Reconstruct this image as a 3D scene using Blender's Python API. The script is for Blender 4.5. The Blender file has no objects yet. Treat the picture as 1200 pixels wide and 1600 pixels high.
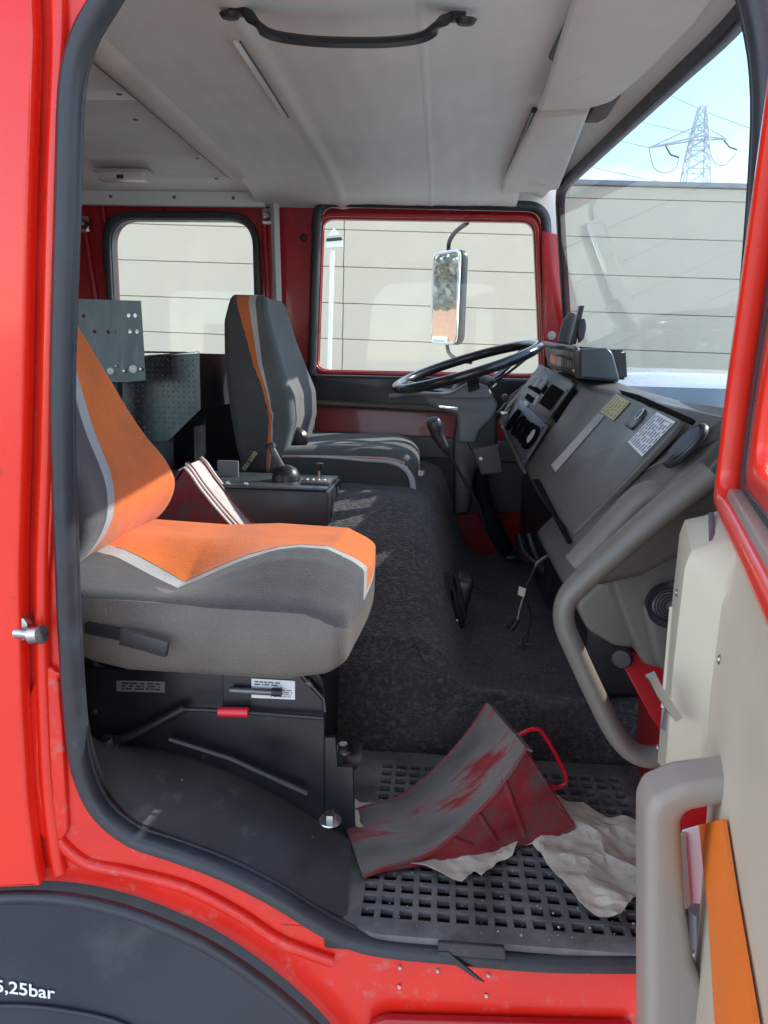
import bpy, bmesh, math, random
import numpy as np
from mathutils import Vector, Matrix, noise
random.seed(7)
R_ = math.radians
SC = bpy.context.scene
COL = SC.collection

# ------------------------------------------------------------------ camera
CP = Vector((0, -1.05, 0.87)); PITCH, YAW, ROLL, F = R_(11.3), R_(4), R_(1.5), 1200.
_f = Vector((-math.sin(YAW)*math.cos(PITCH), math.cos(YAW)*math.cos(PITCH), -math.sin(PITCH)))
_r = _f.cross(Vector((0, 0, 1))).normalized(); _u = _r.cross(_f)
_R = _r*math.cos(ROLL)+_u*math.sin(ROLL); _U = -_r*math.sin(ROLL)+_u*math.cos(ROLL)
cd = bpy.data.cameras.new('camera'); cam = bpy.data.objects.new('camera', cd); COL.objects.link(cam)
cam.matrix_world = Matrix((( _R.x, _U.x, -_f.x, CP.x), (_R.y, _U.y, -_f.y, CP.y), (_R.z, _U.z, -_f.z, CP.z), (0, 0, 0, 1)))
cd.sensor_fit = 'HORIZONTAL'; cd.sensor_width = 36; cd.lens = 36; cd.clip_start = 0.02; cd.clip_end = 3000
SC.camera = cam

# ------------------------------------------------------------------ world, sun, exposure
SUN = Vector((1.0, 0.50, 0.80)).normalized()          # direction towards the sun
elev = math.asin(SUN.z); azim = math.atan2(SUN.x, SUN.y)
W = bpy.data.worlds.new('World'); SC.world = W; W.use_nodes = True
nt = W.node_tree; nt.nodes.clear()
wo = nt.nodes.new('ShaderNodeOutputWorld'); bg = nt.nodes.new('ShaderNodeBackground')
sky = nt.nodes.new('ShaderNodeTexSky'); sky.sky_type = 'NISHITA'; sky.sun_disc = False
sky.sun_elevation = elev; sky.sun_rotation = azim; sky.air_density = 0.9; sky.dust_density = 0.1; sky.ozone_density = 2.0
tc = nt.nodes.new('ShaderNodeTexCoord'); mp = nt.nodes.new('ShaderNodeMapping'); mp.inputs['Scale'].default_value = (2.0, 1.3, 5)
mp.inputs['Rotation'].default_value = (0.2, 0.5, 0.3); mp.inputs['Location'].default_value = (2.7, 2.3, 0.0)  # offset picked so a blue gap in the clouds faces the camera
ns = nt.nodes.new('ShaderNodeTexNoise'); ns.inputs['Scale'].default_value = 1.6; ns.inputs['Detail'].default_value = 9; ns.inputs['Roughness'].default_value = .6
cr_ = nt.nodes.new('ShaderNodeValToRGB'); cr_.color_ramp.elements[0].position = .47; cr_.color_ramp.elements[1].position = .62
mx = nt.nodes.new('ShaderNodeMixRGB'); mx.inputs[2].default_value = (5.0, 5.1, 5.3, 1)  # bright clouds, those out of view added as neutral fill light
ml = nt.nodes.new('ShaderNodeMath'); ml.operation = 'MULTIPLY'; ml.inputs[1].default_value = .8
L = nt.links.new
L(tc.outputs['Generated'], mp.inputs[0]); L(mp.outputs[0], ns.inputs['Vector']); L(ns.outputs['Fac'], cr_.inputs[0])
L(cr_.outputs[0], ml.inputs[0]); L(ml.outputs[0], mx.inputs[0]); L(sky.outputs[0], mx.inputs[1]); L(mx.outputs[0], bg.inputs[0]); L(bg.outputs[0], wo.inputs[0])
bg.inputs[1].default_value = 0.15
sl = bpy.data.lights.new('sun', 'SUN'); so = bpy.data.objects.new('sun', sl); COL.objects.link(so)
sl.energy = 2.0; sl.angle = R_(.5); sl.color = (1, .95, .88)
so.rotation_euler = (-SUN).to_track_quat('-Z', 'Y').to_euler(); so.location = (20, -8, 14)
SC.view_settings.view_transform = 'Standard'; SC.view_settings.look = 'None'
SC.view_settings.exposure = 1.88; SC.view_settings.gamma = 1; SC.view_settings.use_curve_mapping = False
SC.view_settings.use_white_balance = True; SC.view_settings.white_balance_temperature = 6900; SC.view_settings.white_balance_tint = 10
SC.render.engine = 'CYCLES'
SC.cycles.max_bounces = 10; SC.cycles.diffuse_bounces = 5; SC.cycles.transparent_max_bounces = 24; SC.cycles.glossy_bounces = 4

# ------------------------------------------------------------------ helpers
def ray(px, py): return _R*((px-600)/F) - _U*((py-800)/F) + _f
class Fr:                                                   # a real plane in the place: origin and two axes
    def __init__(s, o, u, v):
        s.o = Vector(o); s.u = Vector(u).normalized(); v = Vector(v); s.v = (v-s.u*v.dot(s.u)).normalized(); s.w = s.u.cross(s.v)
    def px(s, x, y):                                        # where the line of sight measured in the photograph meets this plane
        d = ray(x, y); t = (s.o-CP).dot(s.w)/d.dot(s.w); p = CP+d*t-s.o
        return (p.dot(s.u), p.dot(s.v))
    def pxs(s, pts): return [s.px(*p) for p in pts]
    def P(s, a, b, c=0): return s.o+s.u*a+s.v*b+s.w*c
    def off(s, c): return Fr(s.o+s.w*c, s.u, s.v)
def YP(y): return Fr((0, y, 0), (1, 0, 0), (0, 0, 1))       # w = -Y, towards the viewer
def at(px, py, X=None, Y=None, Z=None):
    d = ray(px, py)
    t = (X-CP.x)/d.x if X is not None else ((Y-CP.y)/d.y if Y is not None else (Z-CP.z)/d.z)
    return CP+d*t

BASE = {}
def base(o):
    while o is not None and o.parent: o = o.parent
    return Vector(BASE.get(o.name, (0, 0, 0))) if o is not None else Vector((0, 0, 0))
def thing(name, label, cat, loc, group=None):
    o = bpy.data.objects.new(name, None); COL.objects.link(o); o.location = loc; o.empty_display_size = .1
    BASE[o.name] = tuple(loc); o['label'] = label; o['category'] = cat
    if group: o['group'] = group
    return o
def part(name, parent, label=None):                          # a part that only gathers sub-parts is still a mesh: made by link()
    pass
def smooth(me, ang=35):
    for p in me.polygons: p.use_smooth = True
    if ang < 180:
        bm = bmesh.new(); bm.from_mesh(me)
        for e in bm.edges:
            if len(e.link_faces) == 2 and e.calc_face_angle(0) > R_(ang): e.smooth = False
        bm.to_mesh(me); bm.free()
def link(me, name, mat, parent=None, label=None, cat=None, group=None, kind=None, loc=None, sm=35):
    if sm: smooth(me, sm)
    o = bpy.data.objects.new(name, me); COL.objects.link(o)
    while parent is not None and parent.parent is not None and parent.parent.parent is not None: parent = parent.parent
    if parent is not None:
        o.parent = parent; me.transform(Matrix.Translation(-base(parent)))
    elif loc is not None:
        me.transform(Matrix.Translation(-Vector(loc))); o.location = loc; BASE[o.name] = tuple(loc)
    if mat is not None and not me.materials: me.materials.append(mat)
    if label: o['label'] = label
    if cat: o['category'] = cat
    if group: o['group'] = group
    if kind: o['kind'] = kind
    return o
def mesh(vs, fs):
    me = bpy.data.meshes.new('m'); me.from_pydata([tuple(v) for v in vs], [], fs); me.update(); return me
def from_bm(bm):
    bmesh.ops.recalc_face_normals(bm, faces=bm.faces); me = bpy.data.meshes.new('m'); bm.to_mesh(me); bm.free(); return me
def curve_mesh(cu):
    o = bpy.data.objects.new('tmp', cu); COL.objects.link(o)
    dg = bpy.context.evaluated_depsgraph_get(); dg.update()
    me = bpy.data.meshes.new_from_object(o.evaluated_get(dg)); bpy.data.objects.remove(o); bpy.data.curves.remove(cu)
    bm = bmesh.new(); bm.from_mesh(me); bmesh.ops.remove_doubles(bm, verts=bm.verts, dist=1e-5); bm.to_mesh(me); bm.free()
    return me
def m_plate(fr, outer, holes=(), th=.004, bev=0, w0=0):
    cu = bpy.data.curves.new('c', 'CURVE'); cu.dimensions = '2D'; cu.fill_mode = 'BOTH'
    for lp in [outer]+list(holes):
        sp = cu.splines.new('POLY'); sp.points.add(len(lp)-1)
        for p, q in zip(sp.points, lp): p.co = (q[0], q[1], 0, 1)
        sp.use_cyclic_u = True
    cu.extrude = max(th/2-bev, 0); cu.bevel_depth = bev; cu.bevel_resolution = 2; cu.offset = -bev
    me = curve_mesh(cu)
    for v in me.vertices: v.co = fr.P(v.co.x, v.co.y, v.co.z+w0)
    return me
def plate(name, mat, parent, fr, outer, holes=(), th=.004, bev=0, w0=0, **k):
    return link(m_plate(fr, outer, holes, th, bev, w0), name, mat, parent, **k)
def fillet(pts, r, n=5):
    out = []; N = len(pts)
    for i in range(N):
        p0, p, p1 = Vector(pts[i-1][:2]), Vector(pts[i][:2]), Vector(pts[(i+1) % N][:2])
        rr = r[i] if isinstance(r, (list, tuple)) else r
        a = (p0-p); b = (p1-p); rr = min(rr, a.length*.45, b.length*.45)
        A = p+a.normalized()*rr; B = p+b.normalized()*rr
        for k in range(n+1):
            t = k/n; out.append(tuple(A*(1-t)**2+p*2*t*(1-t)+B*t*t))
    return out
def inset(pts, d):                                           # shrink a closed outline by d
    N = len(pts); area = sum(pts[i-1][0]*pts[i][1]-pts[i][0]*pts[i-1][1] for i in range(N)); s = 1 if area > 0 else -1
    out = []
    for i in range(N):
        p0, p, p1 = Vector(pts[i-1]), Vector(pts[i]), Vector(pts[(i+1) % N])
        a = (p-p0); b = (p1-p)
        if a.length < 1e-7: a = b
        if b.length < 1e-7: b = a
        na = Vector((-a.y, a.x)).normalized(); nb = Vector((-b.y, b.x)).normalized(); n = na+nb
        n = n.normalized()/max(.5, n.normalized().dot(na)) if n.length > 1e-6 else na
        out.append(tuple(p+n*d*s))
    return out
def cr(pts, n=8, cyc=False):                                 # Catmull-Rom
    pts = [Vector(p) for p in pts]; N = len(pts); out = []
    for i in range(N if cyc else N-1):
        g = lambda j: pts[j % N] if cyc else pts[max(0, min(N-1, j))]
        a, b, c, d = g(i-1), g(i), g(i+1), g(i+2)
        for k in range(n):
            t = k/n; out.append(.5*((2*b)+(c-a)*t+(2*a-5*b+4*c-d)*t*t+(3*b-a-3*c+d)*t**3))
    if not cyc: out.append(pts[-1].copy())
    return out
def m_sweep(path, prof, cyc=False, up=(0, 0, 1), scale=None, cap=True):   # prof: closed list of (side, up)
    path = [Vector(p) for p in path]; N = len(path); up = Vector(up); vs = []; fs = []; K = len(prof)
    for i, p in enumerate(path):
        a = path[i-1] if (i > 0 or cyc) else p; b = path[(i+1) % N] if (i < N-1 or cyc) else p
        t = (b-a).normalized(); s = t.cross(up)
        if s.length < 1e-4: s = t.cross(Vector((.3, 1, .1)))
        s.normalize(); u2 = s.cross(t); sc = scale(i/(N-1)) if scale else 1
        for (x, y) in prof: vs.append(p+s*x*sc+u2*y*sc)
    for i in range(N if cyc else N-1):
        j = (i+1) % N
        for k in range(K): fs.append((i*K+k, i*K+(k+1) % K, j*K+(k+1) % K, j*K+k))
    if not cyc and cap: fs.append(tuple(range(K))[::-1]); fs.append(tuple((N-1)*K+k for k in range(K)))
    bm = bmesh.new(); me = mesh(vs, fs); bm.from_mesh(me); return from_bm(bm)
def circ(r, n=10, ry=None): return [(r*math.cos(2*math.pi*k/n), (ry or r)*math.sin(2*math.pi*k/n)) for k in range(n)]
def sweep(name, mat, parent, path, prof, cyc=False, up=(0, 0, 1), scale=None, sm=50, **k):
    return link(m_sweep(path, prof, cyc, up, scale), name, mat, parent, sm=sm, **k)
def tube(name, mat, parent, path, r, n=10, cyc=False, **k):
    path = [Vector(p) for p in path]; best = None
    for ax_ in ((0, 0, 1), (0, 1, 0), (1, 0, 0), (.6, .5, .62), (-.5, .7, .5)):
        m = max(abs((b-a).normalized().dot(Vector(ax_))) for a, b in zip(path, path[1:]))
        if best is None or m < best[0]-.05: best = (m, ax_)
    return sweep(name, mat, parent, path, circ(r, n), cyc, up=best[1], **k)
def m_box(size, M=Matrix(), bev=0, seg=2):
    bm = bmesh.new(); bmesh.ops.create_cube(bm, size=1)
    for v in bm.verts: v.co = Vector((v.co.x*size[0], v.co.y*size[1], v.co.z*size[2]))
    if bev: bmesh.ops.bevel(bm, geom=bm.edges[:], offset=bev, segments=seg, profile=.5, affect='EDGES')
    bmesh.ops.transform(bm, matrix=M, verts=bm.verts); return from_bm(bm)
def T(x, y, z): return Matrix.Translation((x, y, z))
def box(name, mat, parent, lo, hi, bev=0, seg=2, M=None, **k):
    c = [(a+b)/2 for a, b in zip(lo, hi)]; s = [abs(b-a) for a, b in zip(lo, hi)]
    return link(m_box(s, (M or Matrix()) @ T(*c), bev, seg), name, mat, parent, **k)
def axM(p, z, x=None):                                       # matrix with local Z along z at p
    z = Vector(z).normalized(); x = Vector(x) if x is not None else (Vector((1, 0, 0)) if abs(z.x) < .9 else Vector((0, 1, 0)))
    x = (x-z*x.dot(z)).normalized(); y = z.cross(x); p = Vector(p)
    return Matrix(((x.x, y.x, z.x, p.x), (x.y, y.y, z.y, p.y), (x.z, y.z, z.z, p.z), (0, 0, 0, 1)))
def m_lathe(prof, M=Matrix(), n=24, sx=1, sy=1):             # prof: list of (r, h)
    vs = []; fs = []; K = len(prof)
    for i in range(n):
        a = 2*math.pi*i/n
        for r, h in prof: vs.append(M @ Vector((r*math.cos(a)*sx, r*math.sin(a)*sy, h)))
    for i in range(n):
        j = (i+1) % n
        for k in range(K-1): fs.append((i*K+k, j*K+k, j*K+k+1, i*K+k+1))
    bm = bmesh.new(); bm.from_mesh(mesh(vs, fs)); bmesh.ops.remove_doubles(bm, verts=bm.verts, dist=1e-6)
    bmesh.ops.holes_fill(bm, edges=bm.edges); return from_bm(bm)
def lathe(name, mat, parent, prof, p, z, n=24, x=None, sx=1, sy=1, **k):
    return link(m_lathe(prof, axM(p, z, x), n, sx, sy), name, mat, parent, **k)
def join(mes):
    bm = bmesh.new()
    for m in mes: bm.from_mesh(m)
    me = bpy.data.meshes.new('m'); bm.to_mesh(me); bm.free(); return me
def m_grid(f, nu, nv, thick=None):
    vs = [f(i/nu, j/nv) for j in range(nv+1) for i in range(nu+1)]
    fs = [(j*(nu+1)+i, j*(nu+1)+i+1, (j+1)*(nu+1)+i+1, (j+1)*(nu+1)+i) for j in range(nv) for i in range(nu)]
    return mesh(vs, fs)
def solid(me, t):
    bm = bmesh.new(); bm.from_mesh(me); bmesh.ops.recalc_face_normals(bm, faces=bm.faces)
    bmesh.ops.solidify(bm, geom=bm.faces[:], thickness=t); me2 = bpy.data.meshes.new('m'); bm.to_mesh(me2); bm.free(); return me2
def m_block(f, r=(.25, .25, .25), n=(14, 24, 24)):           # closed rounded block, f(u,v,h) in [-1,1]^3 -> point; r = rounding per axis
    idx = {}; vs = []; uv = []
    def vert(i, j, k):
        key = (i, j, k)
        if key in idx: return idx[key]
        q = [2*i/n[0]-1, 2*j/n[1]-1, 2*k/n[2]-1]
        inn = [max(-(1-r[a]), min(1-r[a], q[a])) for a in range(3)]; d = [(q[a]-inn[a])/r[a] for a in range(3)]
        m = max(abs(x) for x in d); l = math.sqrt(sum(x*x for x in d))
        if l > 1e-6: d = [x*m/l for x in d]
        q = [inn[a]+d[a]*r[a] for a in range(3)]
        idx[key] = len(vs); vs.append(f(*q)); uv.append(q); return idx[key]
    fs = []
    for i in (0, n[0]):
        for j in range(n[1]):
            for k in range(n[2]): fs.append((vert(i, j, k), vert(i, j+1, k), vert(i, j+1, k+1), vert(i, j, k+1)))
    for j in (0, n[1]):
        for i in range(n[0]):
            for k in range(n[2]): fs.append((vert(i, j, k), vert(i+1, j, k), vert(i+1, j, k+1), vert(i, j, k+1)))
    for k in (0, n[2]):
        for i in range(n[0]):
            for j in range(n[1]): fs.append((vert(i, j, k), vert(i+1, j, k), vert(i+1, j+1, k), vert(i, j+1, k)))
    bm = bmesh.new(); bm.from_mesh(mesh(vs, fs)); me = from_bm(bm); return me, uv
def attr(me, name, vals):
    a = me.attributes.new(name, 'FLOAT', 'POINT'); a.data.foreach_set('value', [float(v) for v in vals])
def lut(x, tab):
    if x <= tab[0][0]: return tab[0][1]
    for (a, b), (c, d) in zip(tab, tab[1:]):
        if x <= c:
            t = (x-a)/(c-a); return b+(d-b)*t
    return tab[-1][1]
def text(name, s, size, mat, parent, fr, a, b, w=0.001, rot=0, align='LEFT', sx=1, **k):
    cu = bpy.data.curves.new('t', 'FONT'); cu.body = s; cu.size = size; cu.align_x = align; cu.extrude = .0003; cu.offset = size*.012
    me = curve_mesh(cu); c, sn = math.cos(rot), math.sin(rot)
    for v in me.vertices:
        x, y = v.co.x*sx, v.co.y; v.co = fr.P(a+x*c-y*sn, b+x*sn+y*c, w+v.co.z)
    return link(me, name, mat, parent, sm=0, **k)

# ------------------------------------------------------------------ materials
def S(*a): return tuple(a)+(1,)
def M(name, col, rough=.5, metal=0, coat=0, spec=.5, var=.12, vs=6, bump=0, bs=120, bd=.002, col2=None, c2s=4, c2=(.5, .6), sheen=0, rvar=.1, trans=0, stretch=(1, 1, 1), scratch=0):
    m = bpy.data.materials.new(name); m.use_nodes = True; t = m.node_tree; N = t.nodes; K = t.links.new
    b = N['Principled BSDF']; b.inputs['Roughness'].default_value = rough; b.inputs['Metallic'].default_value = metal
    b.inputs['Coat Weight'].default_value = coat; b.inputs['Coat Roughness'].default_value = .06; b.inputs['Specular IOR Level'].default_value = spec
    b.inputs['Sheen Weight'].default_value = sheen
    co = N.new('ShaderNodeTexCoord'); mp = N.new('ShaderNodeMapping'); mp.inputs['Scale'].default_value = stretch; K(co.outputs['Object'], mp.inputs[0])
    n1 = N.new('ShaderNodeTexNoise'); n1.inputs['Scale'].default_value = vs; n1.inputs['Detail'].default_value = 6; K(mp.outputs[0], n1.inputs['Vector'])
    lo = tuple(c*(1-var) for c in col); hi = tuple(min(1, c*(1+var)) for c in col)
    r1 = N.new('ShaderNodeValToRGB'); r1.color_ramp.elements[0].position = .3; r1.color_ramp.elements[1].position = .7
    r1.color_ramp.elements[0].color = S(*lo); r1.color_ramp.elements[1].color = S(*hi); K(n1.outputs['Fac'], r1.inputs[0]); out = r1.outputs[0]
    mr = N.new('ShaderNodeMapRange'); mr.inputs[1].default_value = .3; mr.inputs[2].default_value = .7
    mr.inputs[3].default_value = max(0, rough-rvar); mr.inputs[4].default_value = min(1, rough+rvar); K(n1.outputs['Fac'], mr.inputs[0]); K(mr.outputs[0], b.inputs['Roughness'])
    if col2:
        n2 = N.new('ShaderNodeTexNoise'); n2.inputs['Scale'].default_value = c2s; n2.inputs['Detail'].default_value = 10; n2.inputs['Roughness'].default_value = .65; K(mp.outputs[0], n2.inputs['Vector'])
        r2 = N.new('ShaderNodeValToRGB'); r2.color_ramp.elements[0].position = c2[0]; r2.color_ramp.elements[1].position = c2[1]; K(n2.outputs['Fac'], r2.inputs[0])
        mxx = N.new('ShaderNodeMixRGB'); mxx.inputs[2].default_value = S(*col2); K(out, mxx.inputs[1]); K(r2.outputs[0], mxx.inputs[0]); out = mxx.outputs[0]
    K(out, b.inputs['Base Color'])
    if bump:
        n3 = N.new('ShaderNodeTexNoise'); n3.inputs['Scale'].default_value = bs; n3.inputs['Detail'].default_value = 4; K(mp.outputs[0], n3.inputs['Vector'])
        bp = N.new('ShaderNodeBump'); bp.inputs['Strength'].default_value = bump; bp.inputs['Distance'].default_value = bd; K(n3.outputs['Fac'], bp.inputs['Height']); K(bp.outputs[0], b.inputs['Normal'])
    return m
def cover(name, cols, roughs, thr, weave=.5):                # seat cover: printed bands chosen by the 'band' attribute of the mesh
    m = M(name, cols[0], .8, var=.1, vs=14); t = m.node_tree; N = t.nodes; K = t.links.new; b = N['Principled BSDF']
    a = N.new('ShaderNodeAttribute'); a.attribute_name = 'band'
    rp = N.new('ShaderNodeValToRGB'); rp.color_ramp.interpolation = 'CONSTANT'; rr = N.new('ShaderNodeValToRGB'); rr.color_ramp.interpolation = 'CONSTANT'
    for q in (rp, rr):
        while len(q.color_ramp.elements) < len(cols): q.color_ramp.elements.new(.5)
    for i, c in enumerate(cols):
        pos = 0 if i == 0 else thr[i-1]
        rp.color_ramp.elements[i].position = pos; rp.color_ramp.elements[i].color = S(*c)
        rr.color_ramp.elements[i].position = pos; rr.color_ramp.elements[i].color = S(*(roughs[i],)*3)
    K(a.outputs['Fac'], rp.inputs[0]); K(a.outputs['Fac'], rr.inputs[0])
    co = N.new('ShaderNodeTexCoord')
    n1 = N.new('ShaderNodeTexNoise'); n1.inputs['Scale'].default_value = 9; n1.inputs['Detail'].default_value = 8; K(co.outputs['Object'], n1.inputs['Vector'])
    n2 = N.new('ShaderNodeTexNoise'); n2.inputs['Scale'].default_value = 420; n2.inputs['Detail'].default_value = 2; K(co.outputs['Object'], n2.inputs['Vector'])
    ad = N.new('ShaderNodeMath'); ad.operation = 'ADD'; K(n1.outputs['Fac'], ad.inputs[0]); K(n2.outputs['Fac'], ad.inputs[1])
    mr = N.new('ShaderNodeMapRange'); mr.inputs[1].default_value = .6; mr.inputs[2].default_value = 1.4; mr.inputs[3].default_value = .72; mr.inputs[4].default_value = 1.3; K(ad.outputs[0], mr.inputs[0])
    mu = N.new('ShaderNodeMixRGB'); mu.blend_type = 'MULTIPLY'; mu.inputs[0].default_value = 1; K(rp.outputs[0], mu.inputs[1]); K(mr.outputs[0], mu.inputs[2]); K(mu.outputs[0], b.inputs['Base Color'])
    K(rr.outputs[0], b.inputs['Roughness'])
    n4 = N.new('ShaderNodeTexNoise'); n4.inputs['Scale'].default_value = 22; n4.inputs['Detail'].default_value = 3; K(co.outputs['Object'], n4.inputs['Vector'])
    bp = N.new('ShaderNodeBump'); bp.inputs['Strength'].default_value = weave; bp.inputs['Distance'].default_value = .0015; K(n2.outputs['Fac'], bp.inputs['Height'])
    bq = N.new('ShaderNodeBump'); bq.inputs['Strength'].default_value = .35; bq.inputs['Distance'].default_value = .006; K(n4.outputs['Fac'], bq.inputs['Height']); K(bp.outputs[0], bq.inputs['Normal'])
    K(bq.outputs[0], b.inputs['Normal']); b.inputs['Sheen Weight'].default_value = .15
    return m
def glass(name, tint=(.93, .96, .95), ior=1.5, rough=0.0, film=0.0):
    m = bpy.data.materials.new(name); m.use_nodes = True; t = m.node_tree; N = t.nodes; N.clear(); K = t.links.new
    o = N.new('ShaderNodeOutputMaterial'); tr = N.new('ShaderNodeBsdfTransparent'); tr.inputs[0].default_value = S(*tint)
    gl = N.new('ShaderNodeBsdfGlossy'); gl.inputs['Roughness'].default_value = rough; lw = N.new('ShaderNodeLayerWeight'); lw.inputs[0].default_value = .5; pw_ = N.new('ShaderNodeMath'); pw_.operation = 'POWER'; pw_.inputs[1].default_value = 5; K(lw.outputs['Facing'], pw_.inputs[0]); fr = N.new('ShaderNodeMapRange'); fr.inputs[3].default_value = ((ior-1)/(ior+1))**2; fr.inputs[4].default_value = .8; K(pw_.outputs[0], fr.inputs[0])
    mxx = N.new('ShaderNodeMixShader'); K(fr.outputs[0], mxx.inputs[0]); K(tr.outputs[0], mxx.inputs[1]); K(gl.outputs[0], mxx.inputs[2])
    out = mxx.outputs[0]
    if film:                                                 # dust on the pane
        df = N.new('ShaderNodeBsdfDiffuse'); df.inputs[0].default_value = (.6, .6, .58, 1); ms = N.new('ShaderNodeMixShader')
        n = N.new('ShaderNodeTexNoise'); n.inputs['Scale'].default_value = 5; n.inputs['Detail'].default_value = 8; mr = N.new('ShaderNodeMapRange')
        mr.inputs[1].default_value = .35; mr.inputs[2].default_value = .8; mr.inputs[3].default_value = film*.3; mr.inputs[4].default_value = film*1.6
        K(n.outputs['Fac'], mr.inputs[0]); K(mr.outputs[0], ms.inputs[0]); K(out, ms.inputs[1]); K(df.outputs[0], ms.inputs[2]); out = ms.outputs[0]
    K(out, o.inputs[0]); return m

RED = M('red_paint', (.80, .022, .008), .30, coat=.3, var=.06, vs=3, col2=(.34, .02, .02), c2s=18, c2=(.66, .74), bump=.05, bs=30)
REDW = M('red_paint_worn', (.76, .020, .010), .36, coat=.2, var=.12, vs=7, col2=(.50, .16, .13), c2s=26, c2=(.56, .74), bump=.1, bs=60)
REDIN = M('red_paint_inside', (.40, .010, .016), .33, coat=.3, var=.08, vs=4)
REDCH = M('red_chock_paint', (.26, .018, .028), .5, var=.35, vs=9, col2=(.10, .07, .065), c2s=16, c2=(.42, .62), bump=.3, bs=60)
GREYCH = M('worn_chock_metal', (.20, .175, .16), .45, metal=.15, var=.4, vs=7, col2=(.30, .035, .04), c2s=7, c2=(.53, .63), bump=.35, bs=70, stretch=(.6, 2.4, .8))
CREAMCH = M('pale_dirty_chock_paint', (.60, .50, .46), .5, var=.2, vs=16, col2=(.30, .10, .09), c2s=30, c2=(.60, .72), bump=.2, bs=90)
RUB = M('black_rubber', (.028, .032, .040), .42, var=.2, vs=20, bump=.15, bs=60, col2=(.10, .105, .11), c2s=26, c2=(.62, .85))
RUBM = M('rubber_mat', (.11, .11, .11), .62, var=.35, vs=14, bump=.5, bs=240, col2=(.27, .265, .255), c2s=9, c2=(.42, .78))
BLK = M('black_plastic', (.020, .021, .024), .38, var=.15, vs=10, bump=.15, bs=300, bd=.0008)
BLKM = M('black_painted_steel', (.014, .015, .020), .35, var=.3, vs=8, bump=.1, bs=60, col2=(.10, .085, .075), c2s=12, c2=(.66, .8))
MUD = M('black_mudguard', (.030, .036, .046), .45, var=.2, vs=4, bump=.35, bs=350, bd=.001, col2=(.09, .095, .10), c2s=5, c2=(.58, .85))
COVER_R = M('wheel_arch_cover', (.042, .043, .045), .55, var=.3, vs=6, bump=.35, bs=260, bd=.001, col2=(.12, .12, .115), c2s=14, c2=(.58, .8))
DASH = M('dark_grey_dash_plastic', (.105, .092, .077), .45, var=.1, vs=5, bump=.35, bs=420, bd=.0006)
DASHL = M('grey_brown_dash_plastic', (.145, .130, .110), .5, var=.1, vs=5, bump=.35, bs=420, bd=.0006)
DASHP = M('glovebox_plastic', (.092, .087, .080), .4, var=.1, vs=5, bump=.25, bs=420, bd=.0006)
VOID = M('matt_black_recess', (.004, .004, .004), .95, spec=.1)
INSTR = M('instrument_plastic', (.12, .135, .15), .4, var=.15, vs=20, bump=.1, bs=200)
LIN = M('roof_lining_fabric', (.73, .79, .75), .85, var=.07, vs=3, bump=.3, bs=260, bd=.0012, col2=(.66, .68, .63), c2s=2.2, c2=(.45, .8))
LINV = M('sun_visor_vinyl', (.72, .74, .68), .55, var=.06, vs=5, bump=.25, bs=60, bd=.003, col2=(.55, .48, .38), c2s=5, c2=(.62, .8))
BEIGE = M('beige_door_plastic', (.53, .475, .36), .42, var=.06, vs=3, bump=.25, bs=300, bd=.0008, col2=(.45, .40, .30), c2s=5, c2=(.6, .8))
BEIGED = M('taupe_door_plastic', (.30, .265, .225), .42, var=.06, vs=4, bump=.25, bs=300, bd=.0008)
CARP = M('black_carpet', (.038, .036, .034), .95, var=.7, vs=11, bump=1.0, bs=220, bd=.012, col2=(.19, .178, .16), c2s=80, c2=(.48, .74))
CARP.node_tree.nodes['Principled BSDF'].inputs['Sheen Weight'].default_value = .3
CHK = M('checker_plate_metal', (.30, .33, .36), .38, metal=.85, var=.25, vs=9, bump=.15, bs=60)
STEEL = M('bare_steel', (.48, .47, .45), .3, metal=1, var=.2, vs=30, bump=.1, bs=90)
CHROME = M('chrome', (.8, .8, .82), .12, metal=1, var=.05)
WHITEP = M('white_paint', (.78, .78, .76), .35, coat=.3, var=.03)
WHITEL = M('white_label', (.74, .76, .78), .4, var=.05)
YELL = M('yellow_label', (.55, .54, .22), .45, var=.08)
INK = M('label_ink', (.06, .07, .09), .6)
GREYP = M('pale_grey_trim', (.52, .51, .49), .5, var=.08)
LAMP = M('frosted_lamp_cover', (.70, .70, .68), .25, var=.04)
PAPER = M('soiled_paper', (.62, .57, .45), .8, var=.12, vs=9, bump=.6, bs=40, bd=.004, col2=(.30, .26, .20), c2s=9, c2=(.52, .82))
ORANGE = M('orange_reflective_film', (.88, .20, .015), .45, var=.03)
REDPL = M('red_plastic_grip', (.72, .015, .03), .3, coat=.3)
WALLM = M('beige_cladding', (.66, .565, .435), .75, var=.04, vs=1.5, bump=.15, bs=40, col2=(.61, .52, .40), c2s=.8, c2=(.5, .8))
ASPH = M('pale_concrete_paving', (.42, .41, .39), .85, var=.15, vs=3, bump=.4, bs=90, col2=(.34, .33, .315), c2s=1.2, c2=(.4, .8))  # unseen ground, made pale to bounce light up to the roof lining
BRICKM = M('orange_brick', (.34, .20, .14), .85, var=.2, vs=9)
LEAF = M('foliage', (.24, .25, .21), .7, var=.4, vs=3)
BARK = M('bark', (.10, .08, .06), .9, var=.3)
TAPEW = M('white_cable_tag', (.75, .72, .5), .5)
PINK = M('pink_wire', (.55, .32, .32), .5)
LEATH = M('door_tan', (.35, .3, .25), .5)
GL = glass('side_window_glass', film=.012, ior=1.32)
GLW = glass('windscreen_glass', (.83, .885, .92), film=.010, ior=1.4)
GLD = glass('tinted_car_glass', (.25, .3, .34), ior=1.7)
MIR = bpy.data.materials.new('mirror_glass'); MIR.use_nodes = True
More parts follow.
